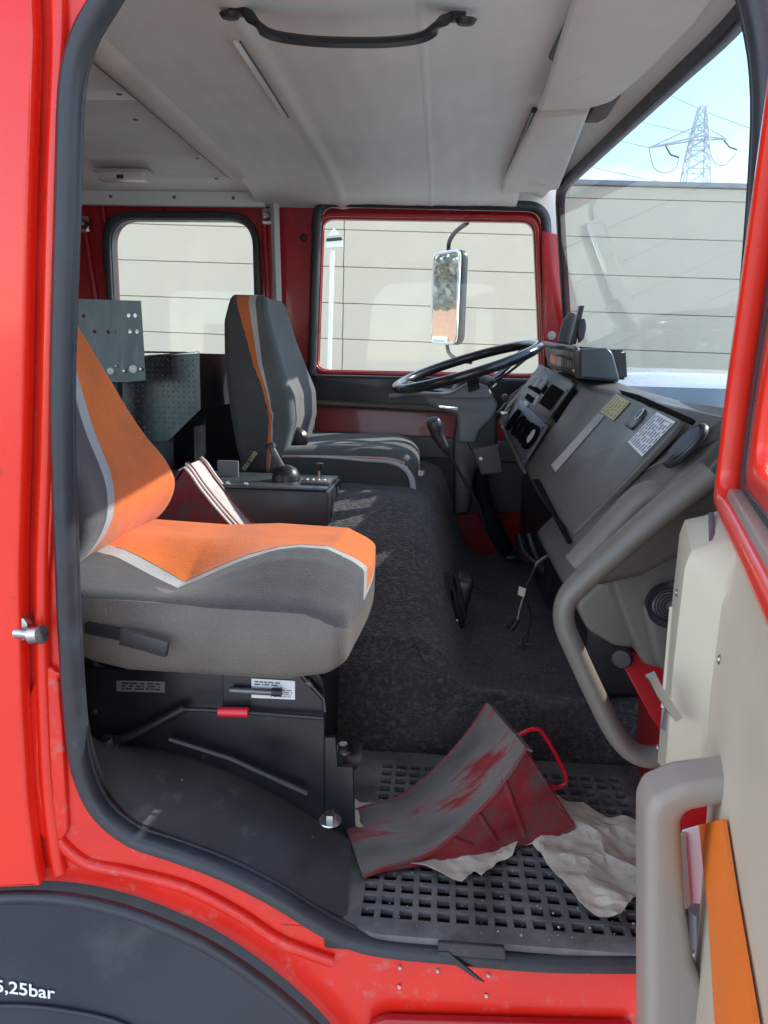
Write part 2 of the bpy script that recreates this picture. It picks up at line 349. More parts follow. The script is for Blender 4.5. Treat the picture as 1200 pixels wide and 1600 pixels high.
_b = MIR.node_tree.nodes['Principled BSDF']; _b.inputs['Metallic'].default_value = 1; _b.inputs['Roughness'].default_value = .02; _b.inputs['Base Color'].default_value = (.85, .87, .88, 1)
# tread relief for the checker plate
def checker_relief(m, sc=42):
    t = m.node_tree; N = t.nodes; K = t.links.new; co = N.new('ShaderNodeTexCoord')
    ws = []
    for rot in (R_(45), R_(-45)):
        mp = N.new('ShaderNodeMapping'); mp.inputs['Rotation'].default_value = (0, rot, 0); K(co.outputs['Object'], mp.inputs[0])
        v = N.new('ShaderNodeTexVoronoi'); v.inputs['Scale'].default_value = sc; v.inputs['Randomness'].default_value = 0
        m2 = N.new('ShaderNodeMapping'); m2.inputs['Scale'].default_value = (.45, 1, 1.6); K(mp.outputs[0], m2.inputs[0]); K(m2.outputs[0], v.inputs['Vector']); ws.append(v)
    mn = N.new('ShaderNodeMath'); mn.operation = 'MINIMUM'; K(ws[0].outputs['Distance'], mn.inputs[0]); K(ws[1].outputs['Distance'], mn.inputs[1])
    mr = N.new('ShaderNodeMapRange'); mr.inputs[1].default_value = .2; mr.inputs[2].default_value = .3; mr.inputs[3].default_value = 1; mr.inputs[4].default_value = 0; K(mn.outputs[0], mr.inputs[0])
    bp = N.new('ShaderNodeBump'); bp.inputs['Strength'].default_value = .6; bp.inputs['Distance'].default_value = .002; K(mr.outputs[0], bp.inputs['Height']); K(bp.outputs[0], N['Principled BSDF'].inputs['Normal'])
DRIP = M('weathered_plate', (.12, .14, .155), .42, metal=.6, var=.3, vs=8, bump=.12, bs=26, bd=.002, col2=(.26, .29, .31), c2s=12, c2=(.58, .8), stretch=(3, 1, .6))
CHK = M('checker_metal', (.10, .115, .13), .36, metal=.6, var=.3, vs=7, bump=.15, bs=40, bd=.002, col2=(.2, .22, .24), c2s=14, c2=(.54, .8), stretch=(3, 1, .5))

# ------------------------------------------------------------------ the setting outside
GZ = -.95
link(m_grid(lambda u, v: Vector(((u-.5)*1600, (v-.5)*1600, GZ)), 16, 16), 'ground', ASPH, kind='structure', sm=0)

# beige clad wall across the yard, its courses fall slightly to the right
WY = 11.0; slope = math.tan(R_(-0.75)); BW = (-22, 26)
wall = thing('clad_wall', 'long beige wall of horizontal cladding panels standing across the yard', 'wall', (2, WY, GZ))
ph = .532; top0 = at(1000, 293, Y=WY).z; xr = at(1000, 293, Y=WY).x
cm = m_box((BW[1]-BW[0], .3, 6.0), T(0, 0, 0)); cm.transform(Matrix.Rotation(-math.atan(slope), 4, 'Y')); cm.transform(T((BW[0]+BW[1])/2, WY+.2, top0-3.02+((BW[0]+BW[1])/2-xr)*slope)); link(cm, 'wall_core', M('wall_core', (.48, .43, .36), .9), wall, sm=0)
pm = m_box((11.99, .06, ph-.009), T(0, 0, 0), .006, 1); smooth(pm)
pm.materials.append(WALLM)
row = 0; z = top0-.17-ph/2
while z > GZ-.4:
    for c in range(4):
        x = at(537, 450, Y=WY).x-18+c*12
        o = bpy.data.objects.new('panel', pm); COL.objects.link(o); o.parent = wall
        o.location = Vector((x, WY-.01+random.uniform(-.003, .003), z+(x-xr)*slope))-Vector((2, WY, GZ)); o.rotation_euler = (0, -math.atan(slope), 0)
    z -= ph; row += 1
tm0 = m_box((BW[1]-BW[0], .07, .16)); tm0.transform(Matrix.Rotation(-math.atan(slope), 4, 'Y')); tm0.transform(T((BW[0]+BW[1])/2, WY-.005, top0-.085+((BW[0]+BW[1])/2-xr)*slope)); link(tm0, 'fascia', WALLM, wall)
tm = m_box((BW[1]-BW[0], .42, .07), T(0, 0, 0), .01, 1); tm.transform(Matrix.Rotation(-math.atan(slope), 4, 'Y')); tm.transform(T((BW[0]+BW[1])/2, WY+.12, top0+.04+((BW[0]+BW[1])/2-xr)*slope))
link(tm, 'coping', M('grey_coping', (.30, .31, .33), .5), wall)

# pylon
def strut(vs_path, r, n=4): return m_sweep(vs_path, circ(r, n), up=(.31, .2, .9))
PY = 130.; c0 = at(1078, 300, Y=PY); ctop = at(1090, 168, Y=PY); s = (ctop-at(1090, 300, Y=PY)).z
pyl = thing('electricity_pylon', 'pale lattice electricity pylon rising behind the wall with cables and insulators', 'pylon', (c0.x, PY, GZ))
px0 = c0.x+.6; zt = ctop.z; H = zt-GZ; ms = []
def hw(z): return lut(z, [(GZ, 4.2), (zt-s*1.2, 2.1), (zt-s*.6, 1.5), (zt-s*.1, .7), (zt, .5)])
levels = [GZ]+[zt-s*k for k in (3, 2.4, 1.9, 1.5, 1.2, .95, .75, .6, .48, .36, .25, .15, .0)]; levels = sorted(set(l for l in levels if l >= GZ))
for sx in (-1, 1):
    for sy in (-1, 1):
        ms.append(strut([(px0+sx*hw(z), PY+sy*hw(z), z) for z in levels], .14))
for a, b in zip(levels, levels[1:]):
    for (s1, s2) in (((-1, -1), (1, -1)), ((1, -1), (1, 1)), ((1, 1), (-1, 1)), ((-1, 1), (-1, -1))):
        A = lambda s_, z: (px0+s_[0]*hw(z), PY+s_[1]*hw(z), z)
        ms += [strut([A(s1, a), A(s2, b)], .08), strut([A(s2, a), A(s1, b)], .08), strut([A(s1, b), A(s2, b)], .08)]
GALV = M('galvanised_steel', (.62, .63, .64), .5, metal=.2)
link(join(ms), 'lattice_tower', GALV, pyl, sm=0)
za = at(1075, 222, Y=PY).z; xl, xr_ = at(1014, 231, Y=PY), at(1136, 217, Y=PY)
ms = [strut([xl, (px0, PY-1.2, za+.6), xr_], .14), strut([xl, (px0, PY+1.2, za+.6), xr_], .14), strut([xl, (px0, PY, za+2.6), xr_], .11)]
for t in (.15, .3, .45, .6, .75, .9):
    for side in (xl, xr_):
        p = side.lerp(Vector((px0, PY, za+.6)), t); q = side.lerp(Vector((px0, PY, za+2.6)), min(1, t+.1)); ms.append(strut([p, q], .06))
link(join(ms), 'cross_arm', GALV, pyl, sm=0)
for pts in (((1040, 228), (1048, 242), (1061, 246)), ((1131, 219), (1140, 230), (1152, 234))):
    tube('insulator', M('insulator_glass', (.12, .15, .17), .3), pyl, [at(*p, Y=PY-.5) for p in pts], .15, 6)
CABM = M('cable_alu', (.20, .22, .25), .6)
for pts in (((1014, 231), (1022, 262), (1040, 270), (1056, 262), (1060, 248)), ((1108, 225), (1115, 252), (1132, 258), (1150, 240))):
    tube('jumper_cable', CABM, pyl, cr([at(*p, Y=PY-.5) for p in pts], 5), .07, 5)
for (a, b, c) in (((900, 255), (1010, 280), (1150, 302)), ((1000, 190), (1040, 200), (1078, 208)), ((960, 218), (985, 224), (1014, 231)), ((1030, 140), (1088, 168), (1170, 200))):
    tube('cable', CABM, pyl, cr([at(*a, Y=PY+40), at(*b, Y=PY+15), at(*c, Y=PY)], 6), .05, 5)

# post with a small board beside the wall
pp = at(516, 470, Y=9.0); ptop = at(519, 392, Y=9.0)
post = thing('sign_post', 'slim white post with a small dark board on top, seen through the driver window', 'sign post', (pp.x, 9, GZ))
tube('pole', WHITEP, post, [(pp.x-.03, 9, GZ), (ptop.x, 9, ptop.z)], .03, 10)
f9 = YP(8.93)
plate('board', WHITEP, post, f9, f9.pxs([(509, 388), (536, 386), (535, 376), (510, 378)]), th=.05, bev=.004)
plate('board_edge', BLK, post, f9, f9.pxs([(510, 377), (535, 375), (534, 371), (511, 373)]), th=.09, bev=.004)
plate('arrow_plate', WHITEP, post, f9, f9.pxs([(512, 370), (531, 368), (522, 356)]), th=.04, bev=.004)

# ------------------------------------------------------------------ cars
def car(name, label, loc, rot, paint, length=4.4, width=1.8, h=1.62, group=None):
    # local: nose towards -Y, centre at 0
    t = thing(name, label, 'car', loc, group); t.rotation_euler = (0, 0, rot)
    B = Vector(loc)
    def lk(me, nm, mt, par=t, **k):
        me.transform(T(*B)); return link(me, nm, mt, par, **k)
    L_ = length/2; wv = width/2
    side = [(-L_, .35), (-L_, .62), (-L_+.08, .78), (-L_+.95, .98), (-L_+1.62, h-.13), (-L_+1.95, h-.02), (-L_+2.5, h), (L_-.9, h-.03), (L_-.35, h-.2), (L_-.05, 1.0), (L_, .85), (L_, .35), (L_-.3, .25), (-L_+.3, .25)]
    side = [tuple(p)[:2] for p in cr([Vector((a, b, 0)) for a, b in side], 4, True)]
    def prof_w(z): return wv*(1 if z < .9 else 1-.17*((z-.9)/(h-.9))**1.3)
    nx = 12; vs = []; fs = []; K = len(side)
    for i in range(nx+1):
        u = 2*i/nx-1; edge = 1-(abs(u)**6)*.10
        for (y, z) in side:
            zz = .25+(z-.25)*(edge if z > .9 else 1); vs.append((u*prof_w(z), y*(1-.06*abs(u)**4), zz))
    for i in range(nx):
        for k in range(K): fs.append((i*K+k, i*K+(k+1) % K, (i+1)*K+(k+1) % K, (i+1)*K+k))
    fs.append(tuple(range(K))); fs.append(tuple(nx*K+k for k in range(K))[::-1])
    bm = bmesh.new(); bm.from_mesh(mesh(vs, fs)); lk(from_bm(bm), 'body', paint, sm=40)
    g = lambda u, v: Vector(((u*2-1)*prof_w(1.05+v*.45)*.86, -L_+1.0+v*.60-.03-.04*math.cos((u-.5)*3), 1.02+v*(h-.13-1.03)+.005))
    lk(m_grid(g, 12, 6), 'windscreen', GLDK, sm=60)
    for sd in (-1, 1):
        q = [(-L_+1.25, 1.02), (L_-.5, 1.05), (L_-.75, h-.22), (-L_+1.85, h-.15)]
        vs = [(sd*(prof_w(z)+.006), y, z) for y, z in q]; lk(mesh(vs, [(0, 1, 2, 3)]), 'side_window', GLDK, sm=0)
        lk(m_box((.18, .1, .13), T(sd*(wv+.08), -L_+1.35, 1.05), .03), 'door_mirror', BLK)
        lk(m_box((.32, .12, .13), T(sd*(wv-.32), -L_+.06, .68), .03), 'headlight', LAMP)
        for y in (-L_+.85, L_-.85):
            w = lk(m_lathe([(0, -.11), (.26, -.11), (.33, -.08), (.33, .08), (.26, .11), (0, .11)], axM((sd*(wv-.12), y, .33), (1, 0, 0)), 20), 'wheel', RUB)
            lk(m_lathe([(0, 0), (.19, .0), (.21, .03), (0, .03)], axM((sd*(wv-.0), y, .33), (sd, 0, 0)), 14), 'rim', STEEL, w)
    lk(m_box((1.0, .06, .16), T(0, -L_+.0, .62), .02), 'grille', BLK)
    return t
GLDK = M('car_glass', (.10, .15, .18), .06, spec=1, var=.1, vs=2)
SILV = M('white_car_paint', (.72, .73, .73), .25, coat=.6, var=.02)
car('parked_car', 'white car parked nose on beyond the dashboard, roof and windscreen seen through the truck windscreen', (at(1120, 600, Y=4.6).x, 5.6, GZ), 0, SILV, 4.5, 1.95, 1.80)
_mc = at(697, 466, Y=2.62); _mn = Vector((-.80, -.60, .03)).normalized(); _vd = (_mc-CP).normalized(); _rd = _vd-2*_vd.dot(_mn)*_mn; _rd.z = 0; _rd.normalize(); _rang = math.atan2(_rd.y, _rd.x)
car('parked_car', 'silver car parked behind the truck, seen only in the driver side mirror', tuple(Vector((_mc.x, _mc.y, GZ))+_rd*9.0), _rang-math.pi/2, M('silver_paint', (.42, .45, .48), .3, metal=.5), 4.3, 1.8, 1.5)

HY = (_mc+_rd*30).y-4
hs = thing('brick_house', 'orange brick building far behind the truck, seen in the driver side mirror', 'building', (-32, HY+4, GZ))
link(m_box((6, 16, 4.4), T(-34, 4+HY, GZ+2.2)), 'wall', BRICKM, hs, sm=0)
me = mesh([(-37.4, HY-4.5, GZ+4.4), (-30.6, HY-4.5, GZ+4.4), (-34, HY-4.5, GZ+6.6), (-37.4, HY+12.5, GZ+4.4), (-30.6, HY+12.5, GZ+4.4), (-34, HY+12.5, GZ+6.6)], [(0, 1, 2), (5, 4, 3), (1, 4, 5, 2), (0, 2, 5, 3), (0, 3, 4, 1)])
link(me, 'roof', M('dark_tiles', (.10, .08, .07), .8), hs, sm=0)
for y in (-1, 2, 5, 8):
    w = link(m_box((.12, 1.3, 1.3), T(-30.95, y+HY, GZ+2.2)), 'window', WHITEP, hs, sm=0); link(m_box((.12, 1.1, 1.1), T(-30.9, y+HY, GZ+2.2)), 'pane', GLDK, w, sm=0)
def tree(label, x, y, h, r):
    t = thing('tree', label, 'tree', (x, y, GZ))
    ms = [m_sweep([(x, y, GZ), (x+.1, y, GZ+h*.35), (x, y+.1, GZ+h*.6)], circ(.22, 8), up=(0, 1, 0), scale=lambda q: 1-.5*q)]
    for k in range(9):
        a = k*2.4; ms.append(m_sweep([(x, y, GZ+h*(.32+.03*k)), (x+r*.7*math.cos(a), y+r*.7*math.sin(a), GZ+h*(.55+.04*k))], circ(.08, 6), up=(.1, .3, .9), scale=lambda q: 1-.7*q))
    link(join(ms), 'trunk', BARK, t); vs = []; fs = []
    for k in range(2600):
        d = Vector((random.gauss(0, 1), random.gauss(0, 1), random.gauss(0, 1))).normalized()*r*random.uniform(.45, 1)**.5
        nz = noise.noise(d*.8); 
        if nz < -.12: continue
        p = Vector((x, y, GZ+h*.68))+Vector((d.x, d.y, d.z*.9)); q = Vector((random.gauss(0, 1), random.gauss(0, 1), random.gauss(0, 1))).normalized()*.16; w = q.orthogonal().normalized()*.10
        i = len(vs); vs += [p-q, p+w, p+q, p-w]; fs.append((i, i+1, i+2, i+3))
    link(mesh(vs, fs), 'crown', LEAF, t, sm=0)
tree('leafy tree standing in front of the brick building, seen in the driver side mirror', (_mc+_rd*24).x, (_mc+_rd*24).y+.8, 8.5, 2.6)

# ------------------------------------------------------------------ THE TRUCK
TR = thing('fire_truck', 'red crew cab fire truck with its passenger door open showing the seats and dashboard', 'truck', (0, 1.0, GZ))
f0 = YP(0.0)
WT = lambda y: Vector((.445-.0532*(y-.37), y, 1.41+.0284*(y-.37)))
FY = 2.05; fW = YP(FY)

# ---- near side: recessed flange with the door opening, outer skin, mudguard
open_px = [(1150, -60), (1182, 50), (1192, 150), (1188, 270), (1176, 430), (1160, 600), (1140, 780), (1105, 1000), (1085, 1250), (1060, 1440), (1035, 1492), (990, 1496), (840, 1494), (700, 1482),
           (600, 1472), (545, 1458), (500, 1435), (430, 1392), (350, 1352), (270, 1322), (212, 1302), (164, 1264), (138, 1215), (124, 1150), (113, 1000), (109, 900), (102, 700), (102, 560), (110, 300), (115, 150), (132, 70), (165, 10), (210, -50), (300, -85), (600, -105), (1000, -100), (1090, -90)]
opening = f0.pxs(open_px)
opening = [tuple(p)[:2] for p in cr([Vector((a, b, 0)) for a, b in opening], 3, True)]
arch_px = [(-260, 1440), (-120, 1400), (0, 1381), (70, 1378), (130, 1383), (190, 1396), (250, 1416), (330, 1452), (400, 1497), (460, 1545), (515, 1600), (560, 1665), (600, 1740)]
arch = f0.pxs(arch_px); arch = [tuple(p)[:2] for p in cr([Vector((a, b, 0)) for a, b in arch], 3)]
ax, az = arch[-1]; X0, X1, Z0, Z1 = -2.15, .62, -.55, 1.50
f3 = YP(.012)
out = [(X1, Z0), (X1, Z1), (X0, Z1), (X0, arch[0][1]-.2)]+arch+[(ax+.03, Z0)]
cw = fillet([(-1.85, .62), (-1.0, .62), (-1.0, 1.28), (-1.85, 1.28)], .09)
flange = plate('body_side', REDW, TR, f3, out, [opening, cw], th=.022, bev=.003)
plate('crew_window_pane', GL, TR, YP(.02), inset(cw, -.01), th=.004)
# outer skin, proud of the flange
sk_px = [(52, -120), (60, 60), (52, 300), (44, 700), (38, 900), (42, 1100), (50, 1250), (62, 1345), (68, 1372)]
fs_ = YP(-.022); sk = fs_.pxs(sk_px)
arch2 = fs_.pxs([(68, 1376), (0, 1379), (-120, 1398), (-260, 1438)])
outer = [(-2.16, 1.52)]+sk+arch2+[(-2.16, arch2[-1][1])]
ri = sk[0]
plate('outer_skin', RED, flange, fs_, outer, [cw], th=.03, bev=.006)
# rolled step between skin and flange
tube('body_crease', RED, flange, cr([Vector((a+.018, -.006, b)) for a, b in sk], 4), .011, 8)
tube('body_crease', REDW, flange, cr([YP(.0).P(*YP(.0).px(x, y)) for x, y in ((92, 1045), (68, 1100), (62, 1200), (80, 1290), (130, 1345), (200, 1362), (290, 1385), (370, 1425), (440, 1470), (520, 1500))], 5), .011, 8)
# embossed striker mount
fb = YP(-.004)
plate('embossed_plate', REDW, flange, fb, fillet(fb.pxs([(40, 1105), (66, 1035), (92, 1045), (100, 1130), (108, 1300), (82, 1325), (56, 1290)]), .012), th=.012, bev=.005)
plate('embossed_plate', REDW, flange, fb, fillet(fb.pxs([(84, 60), (100, 60), (92, 700), (78, 900), (60, 905), (62, 700)]), .008), th=.010, bev=.0045)
pr_ = at(48, 985, Y=-.02)
st = plate('door_striker', STEEL, TR, YP(-.022), fillet(YP(-.022).pxs([(22, 972), (40, 960), (50, 975), (48, 996), (30, 1002), (20, 996)]), .006), th=.02, bev=.003)
tube('striker_pin', STEEL, st, [pr_+Vector((-.015, -.012, 0)), pr_+Vector((.022, -.02, .002))], .0085, 12)
tube('striker_roller', STEEL, st, [pr_+Vector((.012, -.017, 0)), pr_+Vector((.028, -.021, .003))], .014, 14)
for p in ((625, 1512), (684, 1517), (763, 1524), (624, 1542), (760, 1556), (744, 1590)):
    q = at(*p, Y=-.001); lathe('rivet', GREYP, flange, [(0, .003), (.0022, .0025), (.0032, 0)], q, (0, -1, 0), 10)
# door shut lip below sill
fl = YP(-.012); plate('step_recess', REDIN, flange, fl, fillet(fl.pxs([(575, 1600), (600, 1588), (990, 1598), (990, 1700), (575, 1700)]), .01), th=.016, bev=.004)
# mudguard with rubber edge
for k, (dy, r) in enumerate(((-.028, .0105),)):
    tube('arch_trim', RUB, TR, [Vector((a, dy, b-.006)) for a, b in arch], r, 12, label='blue black rubber edging round the wheel arch')
mg = plate('mudguard', MUD, TR, YP(.035), [(a, b-.004) for a, b in arch]+[(arch[-1][0], -1.0), (arch[0][0], -1.0)], th=.02)
sweep('mudguard_rib', MUD, mg, cr([YP(.02).P(*YP(.02).px(x, y)) for x, y in ((-60, 1572), (40, 1572), (120, 1582), (190, 1600), (260, 1640))], 5), circ(.004, 8))
tf = YP(.0225); ta, tb = tf.px(-8, 1549)
INKW = M('white_stencil_paint', (.75, .76, .78), .6)
text('stencil_text', '5,25bar', .034, INKW, mg, tf, tf.px(-8, 1548)[0], tf.px(-8, 1548)[1], rot=R_(-3), sx=1.02, label='white stencilled tyre pressure text 5,25bar')
# lower step side under the sill + rear + front shell
box('cab_front', RED, TR, (.60, .0, -.4), (.66, 2.10, .60), .01)
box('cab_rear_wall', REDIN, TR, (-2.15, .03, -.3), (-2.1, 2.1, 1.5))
box('roof_shell', RED, TR, (-2.15, .0, 1.535), (.30, 2.12, 1.56), .01)
hd = []
for k in range(9):
    y = k*.265; wt = Vector((.445-.0532*(y-.37), y, 1.41+.0284*(y-.37))); hd += [(.25, y, 1.56), tuple(wt+Vector((.01, 0, .035))), tuple(wt+Vector((-.005, 0, .02))), (.25, y, 1.53)]
fs = []
for k in range(8):
    for q in range(4): fs.append((4*k+q, 4*k+(q+1) % 4, 4*k+4+(q+1) % 4, 4*k+4+q))
link(mesh(hd, fs+[(0, 1, 2, 3), (32, 35, 34, 33)]), 'roof_header', RED, TR, sm=0)

box('front_liner', BLK, TR, (.578, .09, -.10), (.598, 2.04, .62))
# ---- rubber seal round the near opening
sp = [Vector((a, -.012, b)) for a, b in opening]
prof = [(-.011, -.014), (.011, -.014), (.014, -.005), (.013, .007), (.007, .014), (-.005, .015), (-.0125, .007), (-.014, -.005)]
seal = sweep('door_seal', RUB, TR, sp, prof, True, up=(0, -1, 0), label='black rubber seal round the open passenger doorway')
lip = [Vector((a, .004, b)) for a, b in inset(opening, .008)]
tube('seal_lip', RUB, seal, lip, .006, 8, cyc=True)
# loose end of seal hanging over the sill
fq = YP(-.034); plate('seal_flap', RUB, seal, fq, fq.pxs([(683, 1487), (700, 1486), (757, 1534), (745, 1530)]), th=.004, bev=.001, label='torn strip of black seal hanging over the red sill')
fq = YP(-.030)
plate('seal_joint', RUB, seal, fq, fillet(fq.pxs([(684, 1470), (788, 1478), (790, 1497), (684, 1490)]), .003), th=.008, bev=.002)
# inner jamb lining (black) between skin and interior
jam = [Vector((a, .0, b)) for a, b in inset(opening, -.004)]
vs = []; fs = []; n = len(jam)
jo = [Vector((a, 0, b)) for a, b in inset(opening, -.050)]
for p, q in zip(jam, jo): vs += [p+Vector((0, .015, 0)), q+Vector((0, .078, 0))]
for i in range(n): j = (i+1) % n; fs.append((2*i, 2*j, 2*j+1, 2*i+1))
link(solid(mesh(vs, fs), .004), 'door_jamb', BLK, TR)
inner = inset(opening, -.052)
plate('inner_side_panel', BLKM, TR, YP(.085), [(X1, -.4), (X1, 1.47), (X0, 1.47), (X0, -.4)], [inner, inset(cw, -.01)], th=.012)

# ---- far side wall with crew window and driver door
def pl_far(y): return YP(y)
rwO = fW.pxs([(163, 345), (200, 333), (370, 333), (409, 365), (413, 560), (395, 572), (190, 572), (172, 555)])
rw_out = fillet([fW.px(158, 331), fW.px(404, 331), fW.px(415, 573), fW.px(180, 573)], [.13, .13, .06, .06], 8)
rw_in = fillet([fW.px(174, 343), fW.px(396, 344), fW.px(402, 559), fW.px(184, 559)], [.10, .10, .05, .05], 8)
dd_out = fillet([fW.px(498, 317), fW.px(851, 325), fW.px(868, 905), fW.px(478, 905)], [.07, .07, .03, .03], 8)
far_outer = [(X0, -.30), (.50, -.30), (.50, .80), (.455, 1.0), (.385, 1.36), (.36, 1.50), (X0, 1.50)]
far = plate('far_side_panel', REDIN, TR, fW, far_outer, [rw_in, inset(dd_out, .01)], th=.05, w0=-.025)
box('far_outer_skin', RED, TR, (-2.15, 2.12, -.5), (-.75, 2.14, .82))
# crew window
f1 = YP(FY-.012)
plate('window_seal', RUB, far, f1, rw_out, [rw_in], th=.03, bev=.008); plate('window_reveal', RUB, far, YP(FY+.012), inset(rw_in, -.006), [inset(rw_in, .003)], th=.05)
plate('crew_window_pane', GL, far, YP(FY+.02), inset(rw_in, -.01), th=.004)
# pressed ribs beside crew window
for (a, b, c, d) in ((126, 322, 150, 468), (160, 322, 168, 380)):
    tube('pressed_rib', REDIN, far, [at(a, b, Y=FY-.005), at(c, d, Y=FY-.005)], .012, 8)
tube('pressed_rib', REDIN, far, [at(412, 330, Y=FY-.005), at(425, 575, Y=FY-.005)], .012, 8)
box('window_ledge', M('pink_red_ledge', (.5, .06, .08), .5), far, tuple(at(310, 585, Y=FY-.02)), tuple(at(352, 576, Y=FY)+Vector((0, .0, 0))), .002)
plate('lower_liner', BLK, far, YP(FY-.03), fW.pxs([(118, 585), (470, 585), (470, 900), (60, 900)]), th=.01)
for p in ((131, 350), (417, 338)):
    q = at(*p, Y=FY-.03); lathe('coat_hook', STEEL, far, [(0, .03), (.012, .028), (.018, .012), (.020, 0)], q, (0, -1, 0), 12); box('hook_plate', STEEL, far, q+Vector((-.02, .0, -.03)), q+Vector((.02, .012, .03)), .003)
q = at(474, 372, Y=FY-.005); lathe('plug', BLK, far, [(0, .006), (.011, .004), (.014, 0)], q, (0, -1, 0), 14)
# white belt rail at the B pillar
tube('belt_rail', GREYP, TR, [at(429, 318, Y=FY-.04), at(436, 548, Y=FY-.04)], .017, 4, label='pale vertical belt rail on the far pillar')
# driver door
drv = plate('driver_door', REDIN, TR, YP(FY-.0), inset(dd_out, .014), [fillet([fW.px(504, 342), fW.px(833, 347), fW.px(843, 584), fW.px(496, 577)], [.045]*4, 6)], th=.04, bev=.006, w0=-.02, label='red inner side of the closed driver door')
dd_c = [Vector((a, FY-.030, b)) for a, b in dd_out]
sweep('door_seal', RUB, drv, dd_c, circ(.019, 10), True, up=(0, -1, 0))
wi = fillet([fW.px(504, 342), fW.px(833, 347), fW.px(843, 584), fW.px(496, 577)], [.045]*4, 6)
wo_ = inset(wi, -.020)
plate('window_frame', REDIN, drv, YP(FY-.026), wo_, [inset(wi, -.004)], th=.016, bev=.006)
plate('window_pane', GL, drv, YP(FY+.02), inset(wi, -.008), th=.004)
ff = YP(FY-.055)
plate('door_rail', BLK, drv, ff, fillet(ff.pxs([(486, 585), (840, 592), (838, 640), (700, 640), (486, 630)]), .012), th=.06, bev=.012)
plate('door_rail_lip', DASH, drv, YP(FY-.065), fillet(ff.pxs([(486, 624), (700, 634), (700, 645), (486, 633)]), .006), th=.07, bev=.01)
plate('map_pocket', M('grey_pocket', (.12, .12, .115), .6), drv, ff, fillet(ff.pxs([(488, 673), (820, 690), (820, 722), (488, 706)]), .008), th=.06, bev=.008)
plate('lower_panel', BLK, drv, YP(FY-.045), ff.pxs([(484, 712), (700, 712), (860, 730), (860, 800), (700, 800), (484, 900)]), th=.03)
# red A pillar far
fa = YP(FY-.03)
plate('far_pillar', REDIN, TR, fa, fa.pxs([(846, 362), (873, 368), (890, 560), (848, 560)]), th=.05, bev=.008)
q = at(862, 524, Y=FY-.06); lathe('pillar_screw', GREYP, far, [(0, .004), (.008, .003), (.016, 0)], q, (0, -1, 0), 14)

# ---- roof lining
def zc(x, y):
    z = 1.492-.055*max(0, (y-1.55)/.5)**2.2-.09*max(0, (.22-y)/.22)**2
    for sx, am, wd in ((-.065, .0018, .004), (-.40, .005, .02)): z -= am*math.exp(-((x-sx)/wd)**2)
    z += .003*noise.noise(Vector((x*5, y*3, 2)))+.0015*noise.noise(Vector((x*22, y*5, 7)))
    return z-.012*math.cos((x+.23)*9)*math.sin(min(1, max(0, y/2))*math.pi)
def lin(u, v):
    x = -.73+u*(.25+.73); y = .04+v*2.0; return Vector((x, y, zc(x, y)))
lining = link(solid(m_grid(lin, 220, 70), .01), 'roof_lining', LIN, TR, sm=60, label='pale grey front roof lining with seams')
def lin2(u, v):
    x = -2.12+u*(2.12-.74); y = .04+v*2.0; z = 1.485-.02*max(0, (y-1.5)/.5)**2
    z += .022*abs(math.sin((y-.1)*math.pi/.28))**.4
    return Vector((x, y, z))
rl = link(solid(m_grid(lin2, 20, 160), .008), 'rear_roof_lining', LIN, TR, sm=60)
box('cove_panel', LIN, TR, (-2.12, 2.0, 1.425), (-.70, 2.035, 1.49), .004)
for x in (-.82, -1.05, -1.3):
    lathe('lining_stud', DASHL, rl, [(0, .004), (.005, .003), (.007, 0)], (x, 2.0, 1.455), (0, -1, 0), 10)
for (x, y) in ((-.80, .9), (-.84, 1.1), (-.80, 1.5), (-.82, 1.78), (-1.2, .8), (-1.25, 1.5)):
    lathe('lining_stud', DASHL, rl, [(0, .003), (.005, .0025), (.008, 0)], (x, y, 1.476), (0, 0, -1), 10)
# roof bow
bowp = [Vector((-.735+.0*y, y, 1.483-.07*max(0, (.22-y)/.22)**2)) for y in [i*.068+.05 for i in range(26)]]
sweep('roof_bow', M('cream_trim', (.55, .52, .46), .6), TR, bowp, [(-.035, .012), (-.030, -.012), (-.010, -.022), (.012, -.018), (.03, -.004), (.034, .012)], up=(0, 0, 1))
tube('roof_bow_edge', BLK, TR, [p+Vector((-.037, 0, -.006)) for p in bowp], .003, 6)
# diagonal corner trim by the B pillar
plate('corner_trim', LIN, TR, YP(FY-.03), fW.pxs([(372, 268), (500, 268), (500, 322), (415, 322)]), th=.012)
plate('side_trim', LIN, TR, YP(FY-.026), fW.pxs([(130, 286), (376, 286), (412, 322), (120, 318)]), th=.012)
plate('side_trim', LIN, TR, YP(FY-.022), [fW.px(495, 290), fW.px(872, 290), fW.px(876, 372), fW.px(853, 366), fW.px(848, 336), fW.px(835, 325), fW.px(805, 319), fW.px(540, 313), fW.px(505, 322), fW.px(495, 322)], th=.012)
# zip strip
zs = [Vector((x, y, zc(x, y)-.015)) for x, y in [(at(369, 58, Z=1.485).x*(1-t)+at(446, 180, Z=1.485).x*t, at(369, 58, Z=1.485).y*(1-t)+at(446, 180, Z=1.485).y*t) for t in [i/10 for i in range(11)]]]
zp = sweep('cable_strip', WHITEP, TR, zs, [(-.006, -.003), (.006, -.003), (.006, .003), (-.006, .003)])
tube('strip_edge', BLK, zp, [p+Vector((.008, 0, -.001)) for p in zs], .0018, 6)
